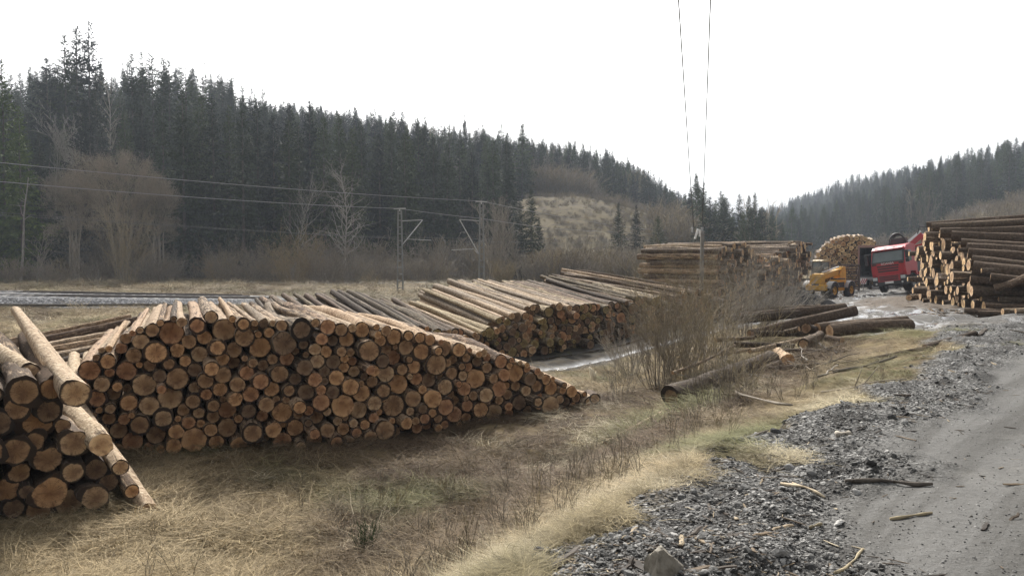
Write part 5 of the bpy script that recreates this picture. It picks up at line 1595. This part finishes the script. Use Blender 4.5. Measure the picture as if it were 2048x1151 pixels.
# small marker post in the field
p = on_ray(650, 556)
mb = MB(); mb.box((0, 0, .35), (.16, .10, .7)); mb.box((0, 0, .74), (.18, .12, .10)); mb.box((0, -.054, .5), (.17, .012, .14), None, 1)
o = mb.build("marker_post", [mat_paint("white_marker", (.72, .72, .7), .6, .2), mat_paint("dark_band", (.05, .05, .05), .6)], None, False, .01); o.location = p
tag(o, "small white marker post at the edge of the field", "marker post")
# pale split stake beside the puddle
p = on_ray(1188, 765)
gg = np.random.default_rng(8)
mb = MB(); mb.tube([(0, 0, -.1), (-.02, 0, .15), (-.07, 0, .32), (-.13, .01, .42)], [.085, .08, .06, .015], 6); mb.tube([(.03, 0, .1), (.05, .02, .3)], [.03, .01], 5)
o = mb.build("wood_stake", wood_mat("fresh_split_wood", (.5, .43, .31), (.8, .74, .6), 14), None, True); o.location = p
tag(o, "pale splintered stake standing beside the muddy track", "stake")
# splintered fibres on the broken trunk
p = P(1488, 738, 15.6)
mb = MB()
for i in range(16):
    d = Vector((gg.normal(-.15, .5), gg.normal(0, .3), gg.uniform(.5, 1.2))).normalized(); l = gg.uniform(.12, .36)
    b = Vector((gg.normal(0, .10), gg.normal(0, .08), 0))
    mb.tube([b, b + d * l * .5 + Vector((gg.normal(0, .02), 0, 0)), b + d * l], [.028, .018, .003], 4)
o = mb.build("splintered_wood", M_SPLIT); o.location = p
tag(o, "pale splintered wood fibres sticking up from the broken trunk", "splinters")
# heap of dark earth
def heap():
    px, Y = 1585, 38
    x, y = at_px(px, Y)
    n = 48
    u, v = np.meshgrid(np.linspace(-1, 1, n), np.linspace(-1, 1, n), indexing='ij')
    X, Yy = u * 2.9, v * 2.2
    r = np.hypot(u, v)
    h = np.clip(1 - r, 0, 1) ** .9 * 1.55 + fbm(X, Yy, .6, 4, 91) * .22 * np.clip(1.2 - r, 0, 1) - .15
    z = ground(X + x, Yy + y, True)
    V = np.stack([X, Yy, z - gz(x, y) + h - .05 * (r > .97)], -1).reshape(-1, 3)
    i = np.arange(n * n).reshape(n, n)
    Fq = np.stack([i[:-1, :-1], i[1:, :-1], i[1:, 1:], i[:-1, 1:]], -1).reshape(-1, 4)
    t = NT("dark_earth"); a = t.noise(t.pos(), 5, 6, .7)
    t.out(t.ramp(a, [(.3, (.010, .010, .011)), (.6, (.03, .029, .03)), (.8, (.05, .049, .048))]), 1.0, 0, .05); t.bump(a, .8, .08)
    o = link("earth_heap", np_mesh("earth_heap", V, Fq, t.mat, True)); o.location = (x, y, gz(x, y))
    tag(o, "heap of dark earth between the bushes and the yellow machine", "earth heap")
heap()

# ================================================================ vehicles
M_YEL = mat_paint("machine_yellow", (.62, .33, .018), .42, .45, 0, (.16, .115, .06), 1.6)
M_RED = mat_paint("truck_red", (.42, .018, .028), .32, .35, 0, (.16, .09, .075), 1.3)
M_BLACK = mat_paint("black_plastic", (.022, .022, .024), .55, .4, 0, (.08, .07, .06))
M_RUB = mat_paint("muddy_rubber", (.022, .021, .02), .85, .6, 0, (.075, .062, .048), 4)
M_GREYP = mat_paint("grey_fender", (.30, .30, .30), .55, .5)
M_RIM = mat_paint("rim_paint", (.50, .29, .03), .5, .6, 0, (.12, .09, .05))
M_RIMW = mat_paint("dirty_hub", (.30, .30, .29), .5, .6)
M_WHITE = mat_paint("white_plate", (.75, .75, .73), .5, .25)
M_LAMP = mat_paint("lamp_glass", (.55, .56, .56), .12, .15)
M_SILVER = mat_paint("silver_badge", (.6, .6, .6), .3, .1, .6)
M_ORANGE = mat_paint("amber_lens", (.75, .25, .02), .3, .1)
def glass_mat():
    t = NT("window_glass")
    a = t.noise(t.coord("Object"), 1.5, 3)
    t.out(t.mix(a, (.045, .06, .06), (.12, .15, .145)), .06, 0, .8)
    return t.mat
M_GLASS = glass_mat()
def wheel(parent, c, r, w, rim_mat, hub=.55):
    """tyre with lugs, rim with a dished disc; axle along local x"""
    mb = MB(); n = 36
    prof = [(-w / 2, r * hub), (-w / 2, r * .86), (-w * .42, r * .97), (-w * .2, r), (w * .2, r), (w * .42, r * .97), (w / 2, r * .86), (w / 2, r * hub)]
    vv = []; ff = []
    for i in range(n):
        a = 2 * math.pi * i / n
        for (x, q) in prof: vv.append((x, math.cos(a) * q, math.sin(a) * q))
    k = len(prof)
    for i in range(n):
        for j in range(k - 1): ff.append((i * k + j, i * k + j + 1, ((i + 1) % n) * k + j + 1, ((i + 1) % n) * k + j))
    mb.add(vv, ff)
    for i in range(22):
        a = 2 * math.pi * i / 22
        for s in (-1, 1):
            rot = Matrix.Rotation(a + s * .07, 3, 'X') @ Matrix.Rotation(s * .5, 3, 'Z')
            mb.box(Matrix.Rotation(a + s * .07, 3, 'X') @ Vector((s * w * .24, 0, r * 1.0)), (w * .5, r * .075, r * .07), rot)
    o = mb.build("wheel", M_RUB, parent); o.location = c
    mb = MB()
    pr = [(-w * .46, r * hub * 1.02), (-w * .46, r * hub * .9), (-w * .2, r * hub * .78), (-w * .22, r * .2), (-w * .40, r * .17), (-w * .40, 0.001)]
    vv = []; ff = []; k = len(pr)
    for s in (1, -1):
        b = len(vv)
        for i in range(24):
            a = 2 * math.pi * i / 24
            for (x, q) in pr: vv.append((x * s, math.cos(a) * q, math.sin(a) * q))
        for i in range(24):
            for j in range(k - 1): ff.append((b + i * k + j, b + i * k + j + 1, b + ((i + 1) % 24) * k + j + 1, b + ((i + 1) % 24) * k + j))
    mb.add(vv, ff)
    mb.build("rim", rim_mat, o, True)
    return o
def lettering(txt, size, parent, loc, rot, mat, ext=.012, sx=1.0):
    c = bpy.data.curves.new("lettering", 'FONT'); c.body = txt; c.size = size; c.extrude = ext; c.align_x = 'CENTER'; c.align_y = 'CENTER'; c.offset = size * .012
    c.materials.append(mat)
    tmp = bpy.data.objects.new("lettering_source", c); COL.objects.link(tmp)
    bpy.context.view_layer.update()
    me = bpy.data.meshes.new_from_object(tmp.evaluated_get(bpy.context.evaluated_depsgraph_get())); bpy.data.objects.remove(tmp)
    o = bpy.data.objects.new("lettering", me); COL.objects.link(o); o.parent = parent; o.location = loc; o.rotation_euler = rot; o.scale = (sx, 1, 1)
    return o
def arch(mb, c, r, w, a0, a1, th=.05, n=12, mi=0):
    """curved mudguard over a wheel, along local x"""
    for i in range(n):
        t0, t1 = a0 + (a1 - a0) * i / n, a0 + (a1 - a0) * (i + 1) / n
        vv = []
        for t in (t0, t1):
            for q in (r, r + th):
                for x in (-w / 2, w / 2): vv.append((c[0] + x, c[1] + math.cos(t) * q, c[2] + math.sin(t) * q))
        mb.add(vv, [(0, 1, 3, 2), (4, 6, 7, 5), (0, 4, 5, 1), (2, 3, 7, 6), (0, 2, 6, 4), (1, 5, 7, 3)], mi)

# ---- yellow telescopic handler: front towards -y
def telehandler():
    x, y = at_px(1659, 51.0)
    z = P(1655, 597, 50).z
    z = gz(x, y, False)
    r = empty("telescopic_handler", (x, y, z + .0), (0, 0, R(-50)), "yellow telescopic handler with grey mudguards parked on the wet yard", "loader")
    mb = MB()
    mb.prism([(-1.55, .55), (-1.55, 1.0), (-.9, 1.15), (1.3, 1.15), (1.75, 1.05), (1.85, .6), (1.3, .5), (-1.2, .5)], -.42, .42)
    mb.box((.62, .25, .95), (.5, 1.5, .85))       # engine housing on the right side
    mb.build("body", M_YEL, r, False, .03)
    mb = MB(); mb.box((.62, .25, 1.42), (.46, 1.3, .10)); mb.box((.885, .2, .98), (.03, .9, .4)); mb.build("engine_cover", M_BLACK, r, False, .02)
    mb = MB(); mb.box((0, -1.75, 1.22), (.92, .62, 1.0)); mb.box((0, -1.72, 1.75), (.74, .48, .16)); mb.prism([(-2.07, 1.5), (-1.5, 1.86), (-1.2, 1.86), (-1.2, 1.5)], -.40, .40)
    mb.build("boom_head", M_YEL, r, False, .05)
    mb = MB(); mb.box((-.52, -1.95, .80), (.42, .42, .44)); mb.box((.58, -1.95, .80), (.56, .42, .44)); mb.box((.05, -1.98, .78), (.9, .34, .32)); mb.build("bumper", M_YEL, r, False, .06)
    mb = MB(); mb.box((0, -2.07, 1.02), (.6, .02, .12)); mb.box((-.3, -2.065, 1.42), (.05, .02, .03)); mb.box((.3, -2.065, 1.42), (.05, .02, .03)); mb.build("bolt_plate", M_BLACK, r)
    # boom: thick box beam rising to the pivot at the rear
    a, b = Vector((.10, -1.35, 1.62)), Vector((.10, 1.75, 2.02))
    mb = MB(); mb.bar(a, b, .46, .42); mb.build("boom", M_YEL, r, False, .03)
    mb = MB(); mb.prism([(1.0, 1.1), (1.0, 1.75), (1.35, 2.35), (1.85, 2.35), (2.0, 1.9), (1.95, 1.05)], -.14, .36); mb.build("boom_pivot", M_YEL, r, False, .03)
    mb = MB(); mb.tube([(.14, -1.3, 1.92), (.14, 1.2, 2.33)], .06, 10); mb.build("hydraulic_ram", M_SILVER, r, True)
    lettering("JCB", .34, r, (.345, 1.1, 1.93), (R(90), 0, R(90)), M_BLACK, .004, 1.1)
    r.scale = (.86, .86, .86)
    # cab on the machine's left
    mb = MB(); mb.box((-.62, -.25, .88), (.78, 1.35, .76)); mb.build("cab_base", M_BLACK, r, False, .03)
    mb = MB()
    zb, zt = 1.25, 2.72
    A = [(-1.0, -.90), (-.22, -.90), (-1.0, .40), (-.22, .40)]; B = [(-.95, -.72), (-.26, -.72), (-.95, .36), (-.26, .36)]
    for (ax_, ay), (bx_, by_) in zip(A, B): mb.bar((ax_, ay, zb), (bx_, by_, zt), .075)
    for i, j in ((0, 1), (1, 3), (3, 2), (2, 0)):
        mb.bar((*B[i], zt), (*B[j], zt), .08); mb.bar((*A[i], zb), (*A[j], zb), .07)
    cab = mb.build("cab_frame", M_BLACK, r, False, .01)
    mb = MB(); mb.prism([(-.86, 2.73), (-.82, 2.80), (-.5, 2.88), (.2, 2.88), (.42, 2.80), (.44, 2.73)], -1.02, -.20); mb.build("cab_roof", mat_paint("roof_cream", (.42, .33, .17), .5, .4), cab, False, .02)
    mb = MB()
    for q in [(0, 1), (2, 0), (1, 3), (3, 2)]:
        (ax_, ay), (bx_, by_), (cx_, cy), (dx_, dy_) = A[q[0]], A[q[1]], B[q[0]], B[q[1]]
        mb.add([(ax_, ay, zb), (bx_, by_, zb), (dx_, dy_, zt), (cx_, cy, zt)], [(0, 1, 2, 3)])
    mb.build("cab_glass", M_GLASS, cab)
    mb = MB(); mb.box((-.6, .05, 1.45), (.5, .5, .16)); mb.box((-.6, .28, 1.8), (.48, .12, .7)); mb.build("driver_seat", M_BLACK, cab, False, .03)
    mb = MB(); mb.bar((-.15, -.95, 2.2), (.02, -1.05, 2.0), .04); mb.box((.05, -1.07, 2.15), (.16, .05, .26)); mb.build("mirror", M_BLACK, r)
    for sx in (-1, 1):
        for yy in (-1.25, 1.35):
            wheel(r, (sx * .93, yy, .58), .58, .42, M_RIM)
            mb = MB(); arch(mb, (sx * .93, yy, .58), .66, .46, R(25), R(165), .05); mb.build("mudguard", M_GREYP, r, False)
    mb = MB(); mb.tube([(-.9, -1.25, .58), (.9, -1.25, .58)], .12, 8); mb.tube([(-.9, 1.35, .58), (.9, 1.35, .58)], .12, 8); mb.build("axle", M_BLACK, r)
    for sx in (-.33, .33):
        mb = MB(); mb.box((sx - .62, -.93, 2.78), (.14, .08, .10)); mb.build("work_lamp", M_LAMP, cab, False, .015)
    return r
telehandler()
# ---- brown steel rack behind it
def rack():
    p = P(1690, 587, 56); x, y = p.x, p.y; z = gz(x, y, False)
    r = empty("steel_rack", (x, y, z), (0, 0, R(4)), "rusty brown slatted steel rack standing behind the yellow handler", "rack")
    M = mat_paint("rusty_steel", (.075, .05, .04), .7, .5, 0, (.14, .085, .05))
    W, H = 2.05, 1.95
    for sx in (-W / 2, W / 2):
        mb = MB(); mb.box((sx, 0, H / 2), (.12, .12, H)); mb.build("post", M, r, False, .01)
    mb = MB()
    for k in range(10): mb.box((0, 0, .22 + k * .185), (W - .12, .05, .085))
    mb.build("slats", M, r)
    mb = MB(); mb.box((0, 0, H + .04), (W + .14, .14, .08)); mb.build("top_rail", M, r, False, .01)
    for sx in (-W / 2, W / 2):
        mb = MB(); mb.bar((sx, .06, H * .8), (sx, .9, .05), .07); mb.build("brace", M, r)
rack()
# ---- red timber truck with a folded crane, leaning on the soft edge of the yard
def truck():
    Y = 47.5
    p = P(1783, 583, Y); x, y = p.x, p.y; z = P(1775, 584, Y).z + .12
    r = empty("timber_truck", (x, y, z), (R(0), R(-8), R(-48)), "red timber truck leaning beside the tall stack, crane folded above its cab", "truck")
    W = 1.25
    r.scale = (.82, .89, .89)
    mb = MB()
    prof = [(-.02, .95), (-.10, 1.25), (-.10, 1.95), (.26, 2.85), (.55, 3.08), (1.2, 3.18), (1.95, 3.15), (2.02, 2.9), (2.02, .95), (1.75, .95), (1.6, 1.22), (.75, 1.22), (.6, .95)]
    mb.prism(prof, -W, W)
    cab = mb.build("cab", M_RED, r, False, .06)
    # windscreen with its black surround
    def on_front(xa, xb, t0, t1, off):
        a, b = Vector((0, -.10, 1.95)), Vector((0, .26, 2.85))
        n = Vector((0, -(b - a).z, (b - a).y)).normalized()
        lo, hi = a.lerp(b, t0) + n * off, a.lerp(b, t1) + n * off
        return [(xa, *lo.yz), (xb, *lo.yz), (xb * .97, *hi.yz), (xa * .97, *hi.yz)]
    mb = MB(); q0, q1 = on_front(-1.21, 1.21, -.02, .90, .012), on_front(-1.21, 1.21, -.02, .90, -.06)
    mb.add(q0 + q1, [(0, 1, 2, 3), (7, 6, 5, 4), (0, 4, 5, 1), (1, 5, 6, 2), (2, 6, 7, 3), (3, 7, 4, 0)]); mb.build("windscreen_surround", M_BLACK, cab)
    mb = MB(); q0, q1 = on_front(-1.08, 1.08, .08, .82, .022), on_front(-1.08, 1.08, .08, .82, -.03)
    mb.add(q0 + q1, [(0, 1, 2, 3), (7, 6, 5, 4), (0, 4, 5, 1), (1, 5, 6, 2), (2, 6, 7, 3), (3, 7, 4, 0)]); mb.build("windscreen", M_GLASS, cab)
    mb = MB(); mb.prism([(.02, 2.88), (.22, 2.98), (.34, 2.93), (.2, 2.80)], -1.15, 1.15); v = mb.build("sun_visor", M_RED, r, False, .015)
    for sx in (-.75, -.1, .55):
        mb = MB(); mb.box((sx, .0, 2.95), (.2, .05, .05)); mb.build("marker_lamp", M_LAMP, v)
    for sx in (-1, 1):
        mb = MB(); mb.add([(sx * 1.256, .25, 1.95), (sx * 1.256, 1.15, 1.95), (sx * 1.256, 1.15, 2.7), (sx * 1.256, .48, 2.7)], [(0, 1, 2, 3)]); mb.build("side_window", M_GLASS, cab)
        mb = MB(); mb.bar((sx * 1.2, .0, 2.62), (sx * 1.55, -.22, 2.62), .06); mb.box((sx * 1.50, -.22, 2.38), (.24, .14, .55)); mb.box((sx * 1.50, -.22, 1.96), (.24, .14, .24)); m_ = mb.build("mirror", M_BLACK, r, False, .03)
    # front panel with grille openings
    gr = []
    mb = MB(); mb.box((0, -.125, 1.50), (1.95, .05, .86)); pn = mb.build("grille", M_RED, r, False, .02)
    mb = MB()
    for k, zz in enumerate((1.70, 1.53, 1.36)): mb.box((0, -.152, zz), (1.6 - .06 * k, .02, .10))
    mb.box((-.98, -.13, 1.86), (.34, .07, .10)); mb.box((.98, -.13, 1.86), (.34, .07, .10))
    mb.build("grille_openings", M_BLACK, pn)
    lettering("SCANIA", .20, r, (0, -.16, 1.875), (R(90), 0, 0), M_SILVER, .012, 1.35)
    mb = MB(); mb.box((0, -.10, .84), (1.62, .18, .44)); bp = mb.build("lower_grille", M_RED, r, False, .03)
    mb = MB()
    for zz in (.74, .86, .98): mb.box((0, -.195, zz), (1.38, .02, .07))
    mb.build("grille_openings", M_BLACK, bp)
    mb = MB(); mb.box((0, -.02, .50), (2.46, .35, .30)); mb.box((-1.03, -.04, .80), (.40, .26, .40)); mb.box((1.03, -.04, .80), (.40, .26, .40)); bum = mb.build("bumper", M_BLACK, r, False, .05)
    for sx in (-1, 1):
        mb = MB(); mb.box((sx * 1.02, -.18, .86), (.34, .05, .22)); mb.build("headlight", M_LAMP, r, False, .03)
        mb = MB(); mb.tube([(sx * .95, -.19, .52), (sx * .95, -.215, .52)], .07, 12); mb.build("fog_lamp", M_LAMP, r)
    mb = MB(); mb.box((0, -.205, .56), (.62, .02, .15)); mb.build("number_plate", M_WHITE, r, False, .005)
    mb = MB(); mb.prism([(-.05, .35), (-.05, .5), (1.9, .95), (2.0, .6), (1.7, .6)], -1.24, -1.0); mb.prism([(-.05, .35), (-.05, .5), (1.9, .95), (2.0, .6), (1.7, .6)], 1.0, 1.24); mb.build("entry_step", M_BLACK, r, False, .02)
    mb = MB(); mb.box((-.42, 4.2, .85), (.12, 7.0, .28)); mb.box((.42, 4.2, .85), (.12, 7.0, .28)); mb.box((0, 7.7, .85), (.9, .12, .28)); mb.build("chassis", M_BLACK, r)
    for sx in (-1, 1):
        wheel(r, (sx * 1.04, 1.15, .44), .52, .34, M_RIMW)
        wheel(r, (sx * .98, 5.4, .44), .52, .5, M_RIMW); wheel(r, (sx * .98, 6.75, .44), .52, .5, M_RIMW)
        mb = MB(); arch(mb, (sx * 1.04, 1.15, .44), .60, .42, R(10), R(170), .05); mb.build("mudguard", M_BLACK, r)
    for yy in (3.6, 5.2, 7.4):
        mb = MB(); mb.box((0, yy, 1.1), (2.45, .16, .16)); mb.bar((-1.2, yy, 1.1), (-1.25, yy, 2.7), .12); mb.bar((1.2, yy, 1.1), (1.25, yy, 2.7), .12); mb.build("log_bunk", M_RED, r, False, .01)
    # crane behind the cab
    mb = MB(); mb.box((0, 2.45, 1.7), (.5, .5, 1.6)); mb.box((.05, 2.3, 3.1), (.95, .75, 1.15)); cr = mb.build("crane_column", M_BLACK, r, False, .06)
    mb = MB()
    for k in range(3):
        pts = [(-.05 + (.62 - .06 * k) * math.cos(t), 2.1 + .14 * k, 3.25 + (.78 - .05 * k) * math.sin(t)) for t in np.linspace(R(-15), R(200), 16)]
        mb.tube(pts, .055, 6)
    mb.build("hose_loop", M_BLACK, cr, True)
    mb = MB(); mb.box((0, 2.42, 3.55), (.42, .3, .10)); mb.build("operator_seat", M_WHITE, cr, False, .02)
    mb = MB(); mb.bar((.55, 2.6, 3.0), (1.5, 3.0, 3.75), .42, .36); b_ = mb.build("crane_boom", M_RED, r, False, .03)
    mb = MB(); mb.bar((.65, 2.35, 3.35), (1.5, 2.75, 4.0), .16, .14); mb.build("boom_ram", M_SILVER, b_)
    mb = MB(); mb.bar((1.5, 3.0, 3.75), (1.4, 3.3, 3.1), .26, .24); mb.bar((1.4, 3.3, 3.1), (.7, 3.2, 3.0), .12); mb.build("outer_boom", M_RED, b_, False, .02)
    mb = MB(); mb.tube([(1.3, 2.6, 3.8), (1.5, 2.6, 4.3), (1.9, 2.8, 4.25), (1.95, 2.9, 3.8)], .04, 6); mb.build("hose", M_BLACK, b_, True)
    return r
truck()
# ---- open box trailer behind the truck
def trailer():
    Y = 58.0
    a = P(1722, 563, Y); b = P(1812, 563, Y)
    W = (b - a).length + .55
    cx, cy = (a.x + b.x) / 2 + .25, Y
    z = gz(cx, cy, False)
    z1 = P(1722, 553, Y).z; z2 = P(1722, 494, Y).z
    r = empty("box_trailer", (cx, cy, z), (0, 0, R(-31)), "dark box trailer with open rear beside the red truck", "trailer")
    h0, h1 = z1 - z, z2 - z
    L = 9.0
    M_IN = mat_paint("trailer_lining", (.06, .062, .066), .7, .4, 0, (.03, .03, .03), 1.2)
    M_OUT = mat_paint("faded_trailer_frame", (.30, .17, .14), .6, .4)
    mb = MB()
    for sx in (-1, 1): mb.box((sx * (W / 2 - .03), L / 2, (h0 + h1) / 2), (.06, L, h1 - h0))
    mb.box((0, L - .03, (h0 + h1) / 2), (W - .12, .06, h1 - h0)); mb.box((0, L / 2, h1 - .03), (W - .12, L - .12, .06)); mb.build("box_walls", M_IN, r)
    mb = MB(); mb.box((0, L / 2, h0 - .03), (W, L, .10)); mb.build("load_floor", M_IN, r)
    mb = MB(); mb.box((0, -.06, h1 + .06), (W + .12, .16, .18)); mb.box((-W / 2, -.06, (h0 + h1) / 2), (.12, .12, h1 - h0)); mb.box((W / 2, -.06, (h0 + h1) / 2), (.12, .12, h1 - h0)); mb.build("rear_frame", M_OUT, r, False, .02)
    mb = MB(); mb.box((0, -.06, h0 - .16), (W + .1, .14, .20)); mb.build("rear_sill", M_GREYP, r, False, .01)
    mb = MB(); mb.box((0, .6, h0 - .45), (1.3, 1.0, .5)); mb.box((0, 4, h0 - .2), (1.0, 7.5, .24)); mb.build("chassis", M_BLACK, r, False, .02)
    mb = MB(); mb.box((.25, -.15, h0 - .78), (2.5, .12, .17)); mb.build("rear_bumper", M_STEEL_L, r, False, .02)
    for sx in (-.55, -.15, .5, .8):
        mb = MB(); mb.box((sx, -.02, h0 - .40), (.16, .08, .14)); mb.build("rear_lamp", M_LAMP if sx != -.15 else M_ORANGE, r, False, .01)
    for sx in (-1, 1):
        for yy in (1.8, 3.1): wheel(r, (sx * (W / 2 - .25), yy, .5), .5, .38, M_RIMW)
trailer()
# red and white warning boards under the trailer's left corner
p = P(1727, 562, 56.5)
mb = MB()
mb.box((0, 0, .0), (.42, .03, .42))
for k in range(3): mb.box((-.14 + k * .14, -.018, 0), (.055, .012, .42), Matrix.Rotation(R(25), 3, 'Y'), 1)
o = mb.build("warning_board", [M_WHITE, M_RED]); o.location = p
mb = MB(); mb.box((0, .03, -.5), (.05, .05, 1.2)); mb.build("board_post", M_STEEL, o)
tag(o, "small red and white striped board at the left corner of the dark trailer", "warning board")
# ================================================================ valley air
def haze():
    mb = MB(); mb.box((0, 250, 42), (2700, 2200, 110))
    m = bpy.data.materials.new("valley_haze"); m.use_nodes = True
    nt_ = m.node_tree; nt_.nodes.clear()
    out = nt_.nodes.new("ShaderNodeOutputMaterial"); pv = nt_.nodes.new("ShaderNodeVolumePrincipled")
    pv.inputs["Color"].default_value = (.78, .87, 1.0, 1)
    pv.inputs["Density"].default_value = HAZE
    pv.inputs["Anisotropy"].default_value = 0.0
    nt_.links.new(pv.outputs[0], out.inputs["Volume"])
    tag(mb.build("haze", m), "thin pale haze lying in the valley", kind="stuff")
HAZE = 0.00043
haze()
